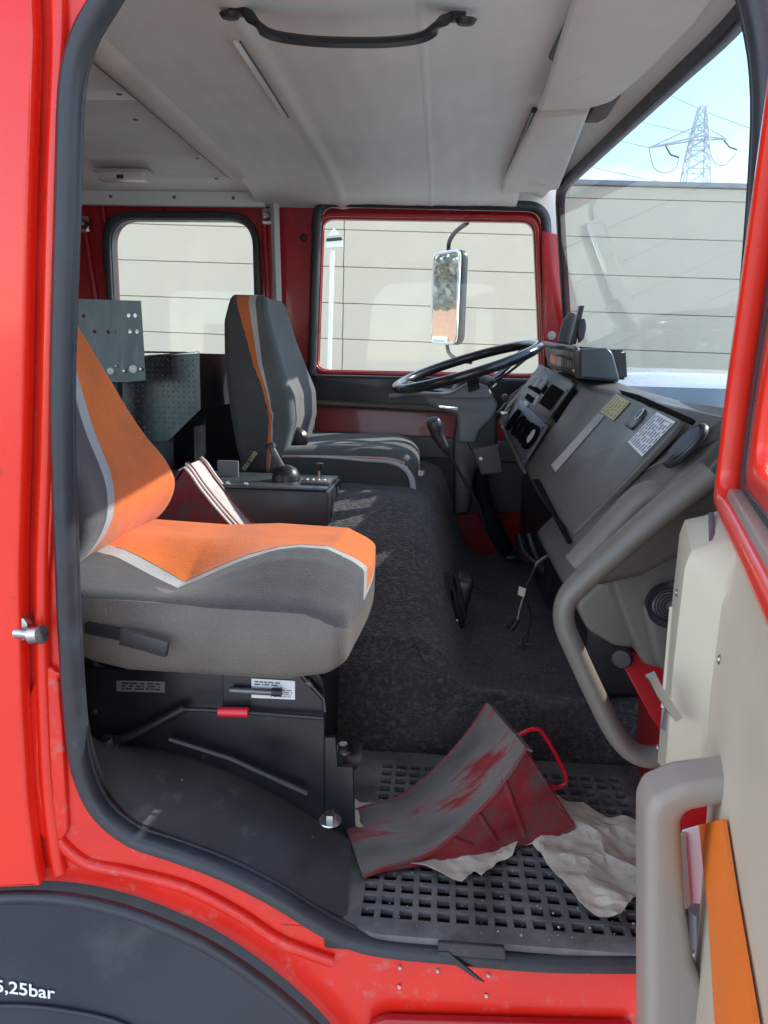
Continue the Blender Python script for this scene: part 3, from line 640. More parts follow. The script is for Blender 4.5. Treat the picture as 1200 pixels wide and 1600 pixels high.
# ceiling grab handle
zh = 1.474
h = [at(360, 18, Z=zh), at(385, 20, Z=zh-.002), at(400, 38, Z=zh-.03), at(425, 55, Z=zh-.045), at(480, 64, Z=zh-.05), at(545, 67, Z=zh-.052), at(610, 66, Z=zh-.05), at(660, 58, Z=zh-.045), at(685, 40, Z=zh-.03), at(700, 28, Z=zh-.002), at(728, 27, Z=zh)]
gh = sweep('grab_handle', BLK, TR, cr(h, 6), [(-.011, -.005), (.011, -.005), (.012, .003), (.006, .008), (-.006, .008), (-.012, .003)], label='black roof grab handle over the passenger seat')
for p in (h[0], h[-1]):
    lathe('handle_foot', BLK, gh, [(0, .008), (.012, .007), (.016, 0)], (p.x, p.y, zh-.004), (0, 0, -1), 14, sx=1.3)
# dome lamp in the crew cab
lp = at(193, 271, Z=1.475); lamp = box('dome_lamp', LAMP, TR, (lp.x-.085, lp.y-.03, 1.448), (lp.x+.085, lp.y+.03, 1.482), .008, label='white interior lamp on the rear roof')
box('lamp_base', GREYP, lamp, (lp.x-.095, lp.y-.036, 1.474), (lp.x+.095, lp.y+.036, 1.484), .003); box('lamp_switch', BLK, lamp, (lp.x-.012, lp.y-.034, 1.452), (lp.x+.012, lp.y-.028, 1.464), .001)

# ---- sun visors: plane falling towards the windscreen
VF = Fr((.20, 1.0, 1.470), (0, 1, 0), (1, 0, -.16))
def visor(pts, nm_label, r):
    o = VF.pxs(pts)
    v = plate('sun_visor', LINV, TR, VF, fillet(o, r, 6), th=.024, bev=.0115, label=nm_label); return v
v1 = visor([(838, 175), (923, 166), (912, 195), (874, 292), (782, 300), (786, 280)], 'cream sun visor on the driver side', .018)
v2 = visor([(905, -40), (1150, -60), (1090, 30), (1010, 110), (960, 152), (925, 163), (838, 168), (850, 140)], 'stained cream sun visor on the passenger side', .02)
link(m_grid(lambda u, v: Vector((.215, .05+v*1.98, 1.492)).lerp(WT(.05+v*1.98)+Vector((-.012, 0, .014)), u)+Vector((0, 0, .008*math.sin(u*math.pi))), 6, 20), 'header_lining', LIN, TR, sm=60)
for p0, p1 in (((906, 0), (863, 88)), ((835, 172), (788, 285))):
    a, b = VF.off(-.012).px(*p0), VF.off(-.012).px(*p1)
    tube('visor_rod', BLK, v1 if p0[1] else v2, [VF.off(-.012).P(*a), VF.off(-.012).P(*b)], .008, 8)
c = VF.off(.02)
cl = plate('visor_clip', DASH, TR, VF.off(-.014), fillet(VF.off(-.014).pxs([(913, 186), (940, 148), (972, 142), (950, 178), (935, 186)]), .008), th=.02, bev=.004)
plate('clip_tongue', BLK, cl, VF.off(-.028), VF.off(-.028).pxs([(913, 186), (922, 168), (934, 184)]), th=.012)
tube('clip_wire', CHROME, cl, [VF.off(-.03).P(*VF.off(-.03).px(945, 180)), VF.off(-.03).P(*VF.off(-.03).px(968, 150))], .002, 6)

# ---- windscreen
WF = Fr(WT(1.0), WT(1.78)-WT(.37), (.22, 0, -1))
ws_px = [(1240, -80), (1140, 42), (1060, 118), (1000, 175), (940, 232), (900, 270), (882, 288), (876, 305), (876, 340), (882, 440), (890, 560), (905, 690)]
wsl = WF.pxs(ws_px)
wsl = [tuple(p)[:2] for p in cr([Vector((a, b, 0)) for a, b in wsl], 4)]
ylo = -.93
low = [(wsl[-1][0], .66), (ylo, .66), (ylo-.01, .1)]
wout = wsl+[(wsl[-1][0], .66), (-.93, .66), (-.93, .0)]
wsc = sweep('windscreen_seal', RUB, TR, [WF.P(a, b, 0) for a, b in wsl+[(wsl[-1][0], .66)]], [(-.016, -.012), (.016, -.012), (.018, .004), (.010, .014), (-.010, .014), (-.018, .004)], up=tuple(WF.w), label='black rubber seal round the windscreen')
GPo = [(a, b) for a, b in wout]
plate('windscreen_glass', GLW, wsc, WF.off(-.006 if WF.w.x > 0 else .006), [(y, b) for y, b in GPo if y > -.94], th=.005)
# pillar cover between far seal and windscreen

# ---- dashboard
NE = .135                                                     # near end of the dash
def sec(y, A, B, C, low=.30):
    return [Vector((p[0], y, p[1])) for p in ((C[0]+.0, .62), (A[0]+.09, A[1]+.0), (A[0]+.02, A[1]-.022), A, (A[0]+.01, A[1]+.022), (B[0]-.01, B[1]-.015), B, (B[0]+.02, B[1]+.010), C, (C[0]+.015, C[1]-.02), (C[0]+.02, .66))]
secs = [(NE, (.235, .545), (.425, .785), (.437, .789)), (NE+.02, (.235, .545), (.425, .79), (.445, .793)), (.6, (.245, .55), (.425, .79), (.505, .80)), (1.0, (.25, .55), (.42, .795), (.505, .812)), (1.30, (.262, .545), (.407, .805), (.51, .825)), (1.62, (.262, .60), (.385, .83), (.51, .84)), (1.98, (.27, .62), (.39, .83), (.50, .84))]
rings = [sec(*s_) for s_ in secs]; vs = [p for r in rings for p in r]; K = len(rings[0]); fs = []
for i in range(len(rings)-1):
    for k in range(K): fs.append((i*K+k, i*K+(k+1) % K, (i+1)*K+(k+1) % K, (i+1)*K+k))
fs += [tuple(range(K)), tuple((len(rings)-1)*K+k for k in range(K))]
bm = bmesh.new(); bm.from_mesh(mesh(vs, fs)); bmesh.ops.recalc_face_normals(bm, faces=bm.faces)
bmesh.ops.bevel(bm, geom=[e for e in bm.edges if len(e.link_faces) == 2 and e.calc_face_angle(0) > R_(28)], offset=.014, segments=3, profile=.5, affect='EDGES')
D = link(from_bm(bm), 'dashboard', DASH, TR, sm=40, label='grey brown moulded dashboard across the cab')
DF = Fr((.25, 1.0, .55), (0, -1, 0), (.17, 0, .25))            # sloping passenger face, w towards the seats
box('lower_dash', BLK, D, (.33, .55, .16), (.60, 1.98, .64), .02)
if DF.w.x > 0: DF = Fr((.25, 1.0, .55), (0, 1, 0), (.17, 0, .25))
def dpl(name, mat, pts, th, w0, bev=.002, r=.006, par=None, **k):
    fr = DF.off(w0); return plate(name, mat, par or D, fr, fillet(fr.pxs(pts), r, 3) if r else fr.pxs(pts), th=th, bev=bev, **k)
W0 = .010
lid = dpl('glovebox_lid', DASHP, [(966, 614), (1003, 626), (1020, 638), (1072, 655), (1048, 684), (990, 745), (898, 838), (876, 812), (846, 752)], .014, W0, .004, .010, label='large sloping glovebox lid with stickers')
dpl('lid_slot', VOID, [(834, 750), (841, 748), (893, 846), (887, 850)], .006, W0+.004, .002, .002)
dpl('vent_slot', VOID, [(969, 610), (1000, 618), (1086, 656), (1080, 664), (1020, 636), (1000, 628), (973, 617)], .006, W0+.006, .001, .003)
dpl('white_strip_label', M('strip_label', (.50, .50, .47), .5), [(861, 727), (935, 646), (944, 650), (868, 737)], .001, W0+.009, 0, 0, lid, label='narrow white strip label on the glovebox lid')
dpl('yellow_label', YELL, [(938, 643), (964, 616), (984, 628), (958, 657)], .001, W0+.0095, 0, 0, lid, label='small yellow green sticker on the glovebox lid')
dpl('white_label', WHITEL, [(981, 691), (1027, 644), (1055, 659), (1003, 713)], .001, W0+.009, 0, 0, lid, label='white printed instruction sticker beside the oval vent')
random.seed(3)
def ink(par, quad, rows, w, fr, jit=.35, mat=INK, h=.5):       # lines of tiny print as flat bars on the label
    A, B, C_, D_ = [Vector(fr.px(*p)) for p in quad]; ms = []
    for i in range(rows):
        t = (i+.5)/rows; a = A.lerp(D_, t); b = B.lerp(C_, t); s_ = .06
        while s_ < .92:
            e = min(.94, s_+random.uniform(.04, .22)); p, q = a.lerp(b, s_), a.lerp(b, e); n = (D_-A)*(h*.5/rows)
            vs = [fr.P(*(p-n), w), fr.P(*(q-n), w), fr.P(*(q+n), w), fr.P(*(p+n), w)]; ms.append(mesh(vs, [(0, 1, 2, 3)])); s_ = e+random.uniform(.02, .08)
    o = link(join(ms), 'print', mat, par, sm=0); o['kind'] = 'stuff'
LGR = M('grey_print', (.20, .27, .36), .6)
ink(D, [(1003, 713), (1055, 659), (1027, 644), (981, 691)], 8, .0, DF.off(W0+.0102), mat=LGR, h=.45)
ink(D, [(958, 657), (984, 628), (964, 616), (938, 643)], 5, 0, DF.off(W0+.0107), mat=M('olive_print', (.28, .28, .10), .6), h=.3)
ink(D, [(927, 668), (944, 650), (936, 646), (919, 664)], 3, 0, DF.off(W0+.0102), mat=LGR, h=.3)
# recess with lock
dpl('lock_recess', BLK, [(976, 664), (998, 636), (1010, 640), (1004, 655), (988, 672)], .006, W0+.008, .002, .008)
q = DF.off(W0+.012); c_ = q.px(999, 647)
lathe('lock_ring', GREYP, D, [(.010, 0), (.012, .002), (.0135, 0)], q.P(*c_), q.w, 20); lathe('lock_barrel', BLK, D, [(0, .004), (.0085, .003), (.0095, 0)], q.P(*c_), q.w, 18)
# oval air vent
fr = DF.off(.0115); c0_ = Vector(fr.px(1071, 697)); e1 = Vector(fr.px(1104, 669)); e2 = Vector(fr.px(1037, 728)); e3 = Vector(fr.px(1083, 709)); 
axm = (e1-e2)/2; axn = axm.orthogonal().normalized(); axn *= abs((e3-c0_).dot(axn))*.66
ell = lambda s_: [tuple(c0_+axm*s_*math.cos(2*math.pi*k/32)+axn*s_*math.sin(2*math.pi*k/32)) for k in range(32)]
vn = plate('oval_vent', BLK, D, fr, ell(1.0), [ell(.84)], th=.012, bev=.004, label='oval black air vent at the passenger end')
plate('vent_flap', M('vent_blue_grey', (.055, .07, .095), .6), vn, fr.off(.004), ell(.80), th=.006, bev=.002)
for k in (-.25, .1, .45):
    a, b = c0_+axm*.74+axn*k, c0_-axm*.74+axn*k; tube('vent_blade', BLK, vn, [fr.P(*a, .004), fr.P(*b, .004)], .0022, 6)
for k in range(9):
    a = c0_-axm*(.75-.07*k)-axn*(.62+.03*k); lathe('vent_serration', BLK, vn, [(0, .004), (.002, .003), (.003, 0)], fr.P(*a, .008), fr.w, 6)
# padded ridge at the near end, above the grab loop
fr = YP(NE-.005)
rd = [at(x, y, Y=NE+.03) for x, y in ((898, 884), (930, 852), (972, 806), (1004, 776), (1030, 772), (1046, 784))]
sweep('dash_bolster', DASHL, D, cr(rd, 6), circ(.021, 14, .030), up=(0, -1, 0), label='grey brown padded ridge above the grab handle')
plate('end_cheek', DASH, D, YP(NE-.004), fillet(YP(NE-.004).pxs([(1046, 800), (1116, 715), (1140, 700), (1140, 800), (1062, 800)]), .012), th=.02, bev=.006)
# lower duct
fz = YP(.205)
link(m_plate(fz, fillet(fz.pxs([(948, 872), (1040, 802), (1075, 790), (1078, 1048), (1045, 1050), (1006, 1040), (975, 968), (952, 900)]), .012), th=.5, bev=.010, w0=-.25), 'heater_duct', DASHL, D, label='grey brown lower dash housing with round vent')
fz = YP(.28)
link(m_plate(fz, fillet(fz.pxs([(900, 946), (1000, 850), (1050, 850), (1050, 1010), (985, 1015), (960, 1010), (918, 985)]), .014), th=.6, bev=.008, w0=-.3), 'heater_duct', DASHL, D)
fz = YP(.195); 
link(m_plate(fz, fillet(fz.pxs([(1000, 945), (1078, 890), (1078, 1050), (1040, 1048), (1022, 1036)]), .01), th=.03, bev=.012), 'duct_face', DASHL, D)
q = at(1046, 945, Y=.18)
rv = lathe('round_vent', BLK, D, [(.020, -.01), (.034, -.006), (.038, .006), (.033, .012), (.027, .008), (.025, -.004), (0, -.006)], q, (-.35, -1, .1), 28)
for k in range(4): tube('vent_ring', BLK, rv, [q+Vector((math.cos(a)*(.010+.005*k), -.006, math.sin(a)*(.010+.005*k))) for a in [i*2*math.pi/20 for i in range(20)]], .0012, 6, cyc=True)
# grab loop, arcs from dash end down to the sill
fg = YP(.075); lp_px = [(1110, 742), (1055, 782), (1008, 820), (960, 862), (905, 912), (884, 940), (882, 975), (900, 1020), (930, 1085), (958, 1140), (985, 1172), (1020, 1183), (1070, 1170)]
lpp = [at(x, y, Y=.075) for x, y in lp_px]
sweep('grab_loop', DASHL, D, cr(lpp, 6), circ(.016, 14, .021), up=(0, -1, 0), scale=lambda t: lut(t, [(0, 1.35), (.25, 1.2), (.4, 1), (1, 1)]), label='large grey brown grab handle loop at the doorway')
# red lower front corner behind the loop
plate('front_corner_panel', REDIN, TR, YP(.30), YP(.26).pxs([(966, 1026), (1060, 1036), (1060, 1200), (1045, 1160), (1022, 1130)]), th=.03, bev=.003)
plate('kick_panel', REDIN, TR, Fr((.47, 1, 0), (0, 1, 0), (0, 0, 1)), [(.9-1.9, -.1), (1.0, -.1), (1.0, .5), (.9-1.9+.15, .5)], th=.01)
q = at(972, 1028, Y=.27)
lathe('speaker_knob', BLK, TR, [(0, .01), (.016, .008), (.02, 0)], q, (-.4, -1, 0), 18)

# instrument panel for the driver, bilinear frame on its four corners
NB, NT, FT, FB = Vector((.258, 1.30, .548)), Vector((.400, 1.30, .812)), at(852, 575, Y=1.62), at(786, 664, Y=1.62)
IN_ = (NT-NB).cross(FB-NB).normalized(); 
if IN_.x > 0: IN_ = -IN_
IF = Fr((NB+NT+FT+FB)/4, (NT+FT-NB-FB), (NB-FB+NT-FT)); 
if IF.w.dot(IN_) < 0: IF = Fr(IF.o, IF.u, -IF.v)
def ipl(name, mat, pts, th=.004, w0=.006, bev=.001, r=.003, par=None, **k):
    fr = IF.off(w0); return plate(name, mat, par, fr, fillet(fr.pxs(pts), r, 3) if r else fr.pxs(pts), th=th, bev=bev, **k)
ip = ipl('instrument_panel', DASH, [(786, 664), (852, 574), (905, 601), (820, 737)], .05, -.022, .006, .008, TR, label='driver instrument panel with switches, radio slot and vents')
ipl('switch_plate', INSTR, [(817, 628), (856, 580), (898, 600), (852, 662)], .006, .006, .002, .004, ip)
ipl('vent_plate', INSTR, [(788, 662), (814, 624), (856, 666), (821, 722)], .008, .006, .002, .004, ip)
ipl('radio_slot', VOID, [(842, 630), (863, 600), (880, 610), (858, 641)], .004, .013, .001, .002, ip)
ipl('radio_frame', DASHP, [(832, 633), (858, 588), (890, 604), (856, 657), (838, 646)], .003, .008, .001, .002, ip)
for k in range(5):
    dx = k*4.2; ipl('rocker_switch', GREYP if k % 2 else INSTR, [(828+dx, 602+k*1.2), (838+dx, 589+k*1.2), (841+dx, 591+k*1.2), (831+dx, 604+k*1.2)], .006, .010, .001, .001, ip)
ipl('switch_bank', VOID, [(825, 606), (829, 601), (848, 611), (843, 617)], .005, .009, .001, .001, ip)
ipl('switch_bank', VOID, [(820, 622), (825, 615), (835, 622), (830, 630)], .005, .010, .001, .001, ip)
ipl('switch_bank', GREYP, [(833, 632), (840, 618), (843, 620), (836, 635)], .005, .010, .001, .001, ip)
ipl('key_slot', VOID, [(845, 613), (852, 601), (856, 604), (849, 616)], .005, .010, .001, .001, ip)
ipl('indicator_lamp', WHITEL, [(817, 631), (821, 626), (826, 630), (822, 635)], .004, .012, .001, .001, ip)
ipl('side_slot', VOID, [(864, 652), (898, 606), (901, 611), (868, 660)], .006, .008, .001, .002, ip)
fr = IF.off(.016)
for k, (cx_, cy_, L1, w_) in enumerate(((802, 656, 20, 3.2), (810, 665, 19, 4.2), (816, 671, 18, 4.5), (823, 677, 20, 5.0), (829, 683, 22, 8.0))):
    c0_ = Vector(fr.px(cx_, cy_)); a1 = Vector(fr.px(cx_+L1*.52, cy_-L1*.80)); axm = a1-c0_; sd_ = Vector(fr.px(cx_+w_*.8, cy_+w_*.5))-c0_
    e = [tuple(c0_+axm*math.cos(t)+sd_*math.sin(t)) for t in [2*math.pi*i/24 for i in range(24)]]; e2 = [tuple(c0_+(axm*math.cos(t)+sd_*math.sin(t))*.72) for t in [2*math.pi*i/24 for i in range(24)]]
    v_ = plate('louvre', VOID, ip, fr, e, [e2], th=.012, bev=.002)
    if k == 4: plate('louvre_flap', WHITEL, ip, fr.off(-.001), [tuple(c0_+(Vector(p)-c0_)*.8+axm*.12) for p in e2], th=.003)
for p in ((848, 668), (852, 578), (822, 718), (790, 663), (863, 612), (886, 610)):
    lathe('screw', BLK, ip, [(0, .003), (.003, .002), (.004, 0)], IF.off(.011).P(*IF.off(.011).px(*p)), IF.w, 8)
tube('knee_edge', DASHL, ip, [IF.off(.004).P(*IF.off(.004).px(785, 668)), IF.off(.004).P(*IF.off(.004).px(820, 738))], .006, 8)
# silver edge strip and key
tube('edge_strip', GREYP, ip, [at(787, 643, Y=1.66), at(846, 574, Y=1.70)], .005, 8)
q = at(787, 645, Y=1.6); box('ignition_key', STEEL, ip, q+Vector((-.012, -.02, -.006)), q+Vector((.012, .004, .004)), .002)
# binnacle
fb1 = YP(1.20)
bn = plate('instrument_hood', M('hood_plastic', (.045, .055, .062), .45, bump=.3, bs=400, bd=.0006), TR, YP(1.24), fillet(YP(1.2).pxs([(905, 546), (948, 543), (957, 552), (967, 590), (966, 597), (906, 592)]), [.01, .012, .012, .004, .004, .004]), th=.10, bev=.008, label='black rounded instrument hood on top of the dash')
hb = [at(x, y, Y=yy) for x, y, yy in ((850, 540, 1.75), (903, 545, 1.29), (906, 592, 1.29), (856, 574, 1.75))]
hb2 = [p+Vector((.14, 0, .0)) for p in hb]
bm = bmesh.new(); bm.from_mesh(mesh(hb+hb2, [(0, 1, 2, 3), (4, 7, 6, 5), (0, 4, 5, 1), (1, 5, 6, 2), (2, 6, 7, 3), (3, 7, 4, 0)])); bmesh.ops.bevel(bm, geom=bm.edges[:], offset=.008, segments=3, affect='EDGES')
link(from_bm(bm), 'gauge_face', BLK, bn)
rim = [at(846, 538, Y=1.77), at(858, 540, Y=1.7), at(880, 544, Y=1.5), at(898, 547, Y=1.34), at(907, 552, Y=1.28), at(903, 580, Y=1.28)]
tube('hood_rim', DASHP, bn, [p+Vector((-.01, 0, .005)) for p in cr(rim, 4)], .009, 10)
HF = Fr((hb[0]+hb[1]+hb[2]+hb[3])/4-Vector((.006, 0, 0)), hb[1]-hb[0], Vector((0, 0, 1)))
if HF.w.x > 0: pass
def hpl(nm, mt, pts, w0=0): 
    fr = Fr(HF.o+Vector((-.006-w0, -.004, 0)), HF.u, HF.v); plate(nm, mt, bn, fr, fr.pxs(pts), th=.004)
hpl('warning_lamp', ORANGE, [(861, 554), (870, 556), (869, 570), (860, 566)]); hpl('warning_label', M('cream_label', (.6, .55, .45), .5), [(871, 557), (877, 558), (876, 572), (870, 570)])
for k in range(4): hpl('gauge_slot', DASHP, [(880+4*k, 560+k), (882+4*k, 560+k), (881+4*k, 572+k), (879+4*k, 571+k)])
hpl('bent_clip', STEEL, [(897, 566), (900, 567), (898, 582), (895, 580)])

# ---- steering wheel
SWa, SWb = at(614, 606, Y=1.53), at(847, 536, Y=1.53); sc_ = (SWa+SWb)/2; dia = (SWb-SWa).length; ux = (SWb-SWa).normalized(); uy = Vector((0, 1, .10)); uy = (uy-ux*uy.dot(ux)).normalized(); un = ux.cross(uy).normalized()
if un.z < 0: un = -un
RR = dia/2-.014
ring = [sc_+ux*RR*math.cos(a)+uy*RR*math.sin(a) for a in [i*2*math.pi/72 for i in range(72)]]
BLKR = M('steering_wheel_rim', (.022, .023, .026), .22, coat=.3, var=.15)
rimw = sweep('steering_wheel', BLKR, TR, ring, [(-.018, 0), (-.013, -.012), (0, -.018), (.013, -.012), (.018, 0), (.013, .011), (0, .015), (-.013, .011)], True, up=tuple(un), label='large black steering wheel nearly edge on')
for k in range(60):
    a = 2*math.pi*k/60; p = sc_+ux*(RR)*math.cos(a)+uy*RR*math.sin(a)-un*.012
    lathe('grip_bump', BLKR, rimw, [(0, .005), (.008, .003), (.010, 0)], p, -un, 8)
hub = sc_-un*.075
lathe('hub', BLK, rimw, [(0, .035), (.05, .032), (.075, .012), (.08, -.01), (.05, -.02), (0, -.02)], hub, un, 28)
for sg, ang in ((1, R_(25)), (1, R_(155)), (1, R_(-90)), (1, R_(205)), (1, R_(-25))):
    d = ux*math.cos(ang)+uy*math.sin(ang); sweep('spoke', BLK, rimw, cr([hub+d*.05, hub+d*.11+un*.012, hub+d*(RR-.02)+un*.06, sc_+d*(RR)-un*.004], 5), [(-.018, -.004), (.018, -.004), (.018, .004), (-.018, .004)], up=tuple(un))
# column cowl
fc = YP(1.50)
COWL = M('column_plastic', (.14, .15, .16), .42, bump=.25, bs=400, bd=.0006)
col = link(m_plate(fc, fillet(fc.pxs([(666, 616), (705, 612), (735, 594), (762, 603), (777, 632), (770, 650), (748, 672), (742, 692), (716, 690), (714, 648), (690, 640), (664, 628)]), .010), th=.17, bev=.012, w0=-.04), 'steering_column', COWL, TR, label='grey steering column cowl with stalk')
link(m_plate(YP(1.58), fillet(YP(1.58).pxs([(714, 640), (776, 640), (775, 700), (742, 735), (733, 800), (708, 800), (706, 700)]), .012), th=.12, bev=.012, w0=0), 'lower_cowl', BLK, col)
fk = YP(1.415); plate('chrome_badge', CHROME, col, fk, fillet(fk.pxs([(685, 633), (716, 636), (716, 641), (686, 637)]), .003), th=.006, bev=.001)
plate('cowl_joint', BLK, col, YP(1.412), YP(1.412).pxs([(664, 619), (706, 621), (772, 620), (772, 623), (706, 624), (664, 622)]), th=.004)
q = at(735, 606, Y=1.42); 
tube('stalk', COWL, col, [at(690, 617, Y=1.44), at(640, 615, Y=1.42), at(608, 620, Y=1.40)], .008, 8)
tube('wiper_stalk', BLK, col, [at(765, 665, Y=1.6), at(800, 620, Y=1.7), at(838, 590, Y=1.75)], .008, 8)
tube('key_bunch', STEEL, col, [at(750, 592, Y=1.5), at(752, 606, Y=1.48)], .007, 6); lathe('stalk_knob', BLK, col, [(0, .014), (.012, .01), (.014, 0), (.01, -.012), (0, -.014)], at(789, 622, Y=1.6), (0, -1, 0), 14)
tube('column_shaft', BLK, col, [at(740, 700, Y=1.55), at(760, 800, Y=1.7), at(790, 860, Y=1.8)], .03, 12)
pb = plate('pedal_bracket', M('brown_bracket', (.045, .043, .040), .5), TR, YP(1.35), fillet(YP(1.35).pxs([(736, 700), (778, 694), (786, 738), (752, 742)]), .008), th=.03, bev=.005)
lathe('bracket_bolt', STEEL, pb, [(0, .008), (.006, .008), (.007, 0)], at(751, 716, Y=1.33), (0, -1, 0), 6)
tube('hanging_lever', BLK, pb, [at(737, 702, Y=1.34), at(733, 690, Y=1.35)], .006, 8)

# ---- gear stick
gk = [at(679, 664, Y=1.12), at(684, 680, Y=1.12), at(698, 705, Y=1.13), at(722, 745, Y=1.16), at(746, 788, Y=1.2), at(760, 830, Y=1.24)]
gs = tube('gear_stick', BLK, TR, cr(gk, 5), .0045, 10, label='thin black gear stick with a club shaped knob')
sweep('gear_knob', BLK, gs, cr([at(675, 656, Y=1.12), at(679, 664, Y=1.12), at(684, 680, Y=1.12), at(694, 698, Y=1.12), at(700, 708, Y=1.125)], 5), circ(.022, 14), up=(0, 1, 0), scale=lambda t: lut(t, [(0, .55), (.08, .95), (.3, 1.0), (.6, .72), (1, .35)]))
lathe('knob_cap', M('knob_top', (.05, .045, .04), .3), gs, [(0, .006), (.014, .004), (.018, 0)], at(675, 657, Y=1.12), (-.45, -.35, .8), 16)

# ---- pedals and footwell
for k, (x, y) in enumerate(((800, 868), (836, 880), (856, 902))):
    c = at(x, y, Y=1.9-.25*k); pe = box('pedal', BLK, TR, c+Vector((-.03, -.05, -.012)), c+Vector((.03, .05, .012)), .006)
    tube('pedal_arm', BLK, pe, [c, c+Vector((.05, .0, .12)), c+Vector((.07, 0, .3))], .01, 8)
for k in range(3):
    tube('heater_hose', BLK, TR, cr([at(812+k*16, 840, Y=1.5), at(822+k*18, 870+6*k, Y=1.35), at(850+k*10, 890+k*8, Y=1.25), at(880+k*6, 880+4*k, Y=1.3)], 5), .018, 10)

# ---- floor and tunnel
link(m_box((.70, .56, .02), T(.13, .315, -.055)), 'step_floor', BLKM, TR, sm=0)
box('under_floor', BLKM, TR, (-2.1, .09, -.12), (.6, 2.1, -.09))
FLZ = .115
def carp(u, v):
    # floor sheet: riser up from the step well, then floor, then engine hump on the rear side
    x = -.30+u*.86; 
    if v < .18: y = .575+.01*math.sin(x*20); z = -.05+(v/.18)*(FLZ+.05-.0)
    else:
        t = (v-.18)/.82; y = .575+t*1.48; z = FLZ-.02*t
    z += .0
    if v >= .18:
        k = 1/(1+math.exp((x-.050-.02*math.sin(y*4))/.026)); yy = (y-.575)/.55; s_ = min(1, max(0, yy)); s_ = s_*s_*(3-2*s_)
        z += k*(.28*s_+.10*min(1, max(0, (y-.575)/.08)))
        z += .02*math.exp(-((y-.60)/.03)**2)
    else:
        k = 1/(1+math.exp((x-.055)/.018)); z += k*.0*(v/.18)
    n_ = noise.noise(Vector((x*9, y*9, 1)))*.008+noise.noise(Vector((x*30, y*30, 4)))*.003
    return Vector((x, y+n_*(.7 if v < .18 else 0), z+n_))
link(m_grid(carp, 150, 230), 'floor_carpet', CARP, TR, sm=180, label='black carpet over the engine hump and floor')
# hump side skirt under passenger seat side
link(m_grid(lambda u, v: Vector((-.30-.02*v, .575+u*1.45, -.05+v*(.17+.28*min(1, max(0, u*1.45/.55))))), 20, 6), 'tunnel_side', CARP, TR)
# black plastic cover at the hump edge
cv, _ = m_block(lambda u, v, h: at(718, 938, Y=.98)+Vector((.026*u+.012*h, .05*v, .075*h))+Vector((0, 0, 0)), (.5, .5, .25), (8, 8, 14))
cvo = link(cv, 'tunnel_cover', BLK, TR, sm=70, label='black plastic cover at the edge of the carpeted hump')
for k in range(3): tube('cover_rib', BLK, cvo, cr([at(696+8*k, 893+3*k, Y=.92), at(702+9*k, 930, Y=.92), at(714+7*k, 972-2*k, Y=.92)], 4), .0045, 8)
lathe('cover_screw', STEEL, cvo, [(0, .003), (.004, .002), (.005, 0)], at(714, 970, Y=.915), (0, -1, .1), 8)
# wheel arch cover inside the doorway
c1 = [at(x, y, Y=.02) for x, y in ((130, 1110), (138, 1160), (160, 1225), (200, 1278), (260, 1305), (340, 1335), (420, 1375), (490, 1415), (540, 1440))]
c2 = [at(x, y, Y=.19) for x, y in ((100, 1120), (140, 1166), (210, 1168), (290, 1186), (350, 1208), (400, 1230), (450, 1258), (505, 1294), (545, 1318))]
c1, c2 = cr(c1, 4), cr(c2, 4)
def wac(u, v):
    i = u*(len(c1)-1); a = int(min(i, len(c1)-2)); t = i-a; p, q = c1[a].lerp(c1[a+1], t), c2[a].lerp(c2[a+1], t)
    r_ = p.lerp(q, v); r_.z += .012*math.sin(v*math.pi); return r_
link(solid(m_grid(wac, 40, 12), .006), 'wheel_arch_cover', COVER_R, TR, sm=60, label='black rubber covered wheel arch hump inside the doorway')
box('arch_backing', BLKM, TR, (-1.2, .2, -.1), (-.2, .24, .10))
# upright bracket beside the mat
f_ = YP(.20)
plate('seat_bracket', BLKM, TR, f_, f_.pxs([(504, 1150), (525, 1150), (528, 1196), (552, 1196), (555, 1290), (504, 1300)]), th=.012, bev=.002)
for p, y_ in (((516, 1280), .10), ((536, 1170), .36)):
    q = at(*p, Y=y_); bb = lathe('floor_bolt', STEEL, TR, [(0, .012), (.0095, .012), (.0105, .010), (.0105, 0)], q, (0, -.1, 1), 6); lathe('washer', STEEL, bb, [(0, .002), (.018, .002), (.019, 0)], q+Vector((0, 0, -.002)), (0, -.1, 1), 20)
q = at(536, 1180, Y=.36)
sweep('floor_lug', BLKM, TR, cr([q+Vector((-.03, 0, .03)), q+Vector((-.024, -.01, -.01)), q+Vector((0, -.02, -.022)), q+Vector((.022, -.01, -.005)), q+Vector((.024, 0, .03))], 4), [(-.014, -.002), (.014, -.002), (.014, .002), (-.014, .002)], up=(0, 1, .2))

# ---- perforated rubber mat
MX0, MX1, MY0, MY1, MZ = -.165, .47, -.012, .555, -.012
fm = Fr((0, 0, MZ), (1, 0, 0), (0, 1, 0))
mo = fillet([(-.15, MY0+.045), (-.075, MY0), (.44, MY0), (.47, MY0+.03), (.47, MY1), (-.165, MY1)], .012)
holes = []; pit = .0305; hw_ = .0102
nx_ = 17; ny_ = 16
for j in range(ny_):
    for i in range(nx_):
        x = -.085+i*pit; y = .036+j*pit
        holes.append([(x-hw_, y-hw_), (x+hw_, y-hw_), (x+hw_, y+hw_), (x-hw_, y+hw_)])
matp = plate('floor_mat', RUBM, None, fm, mo, holes, th=.012, bev=.0012, loc=(.15, .27, MZ), label='grey black perforated rubber mat on the step floor of the doorway', cat='floor mat')
# seam line left of mat, sill edge under mat
box('sill_plate', RUB, TR, (-.15, -.006, -.045), (.46, .03, -.020), .004)
link(m_grid(lambda u, v: Vector((-.22+u*.10, .0+v*.55, -.012+.0*u)), 4, 6), 'side_mat', RUBM, TR, sm=0)

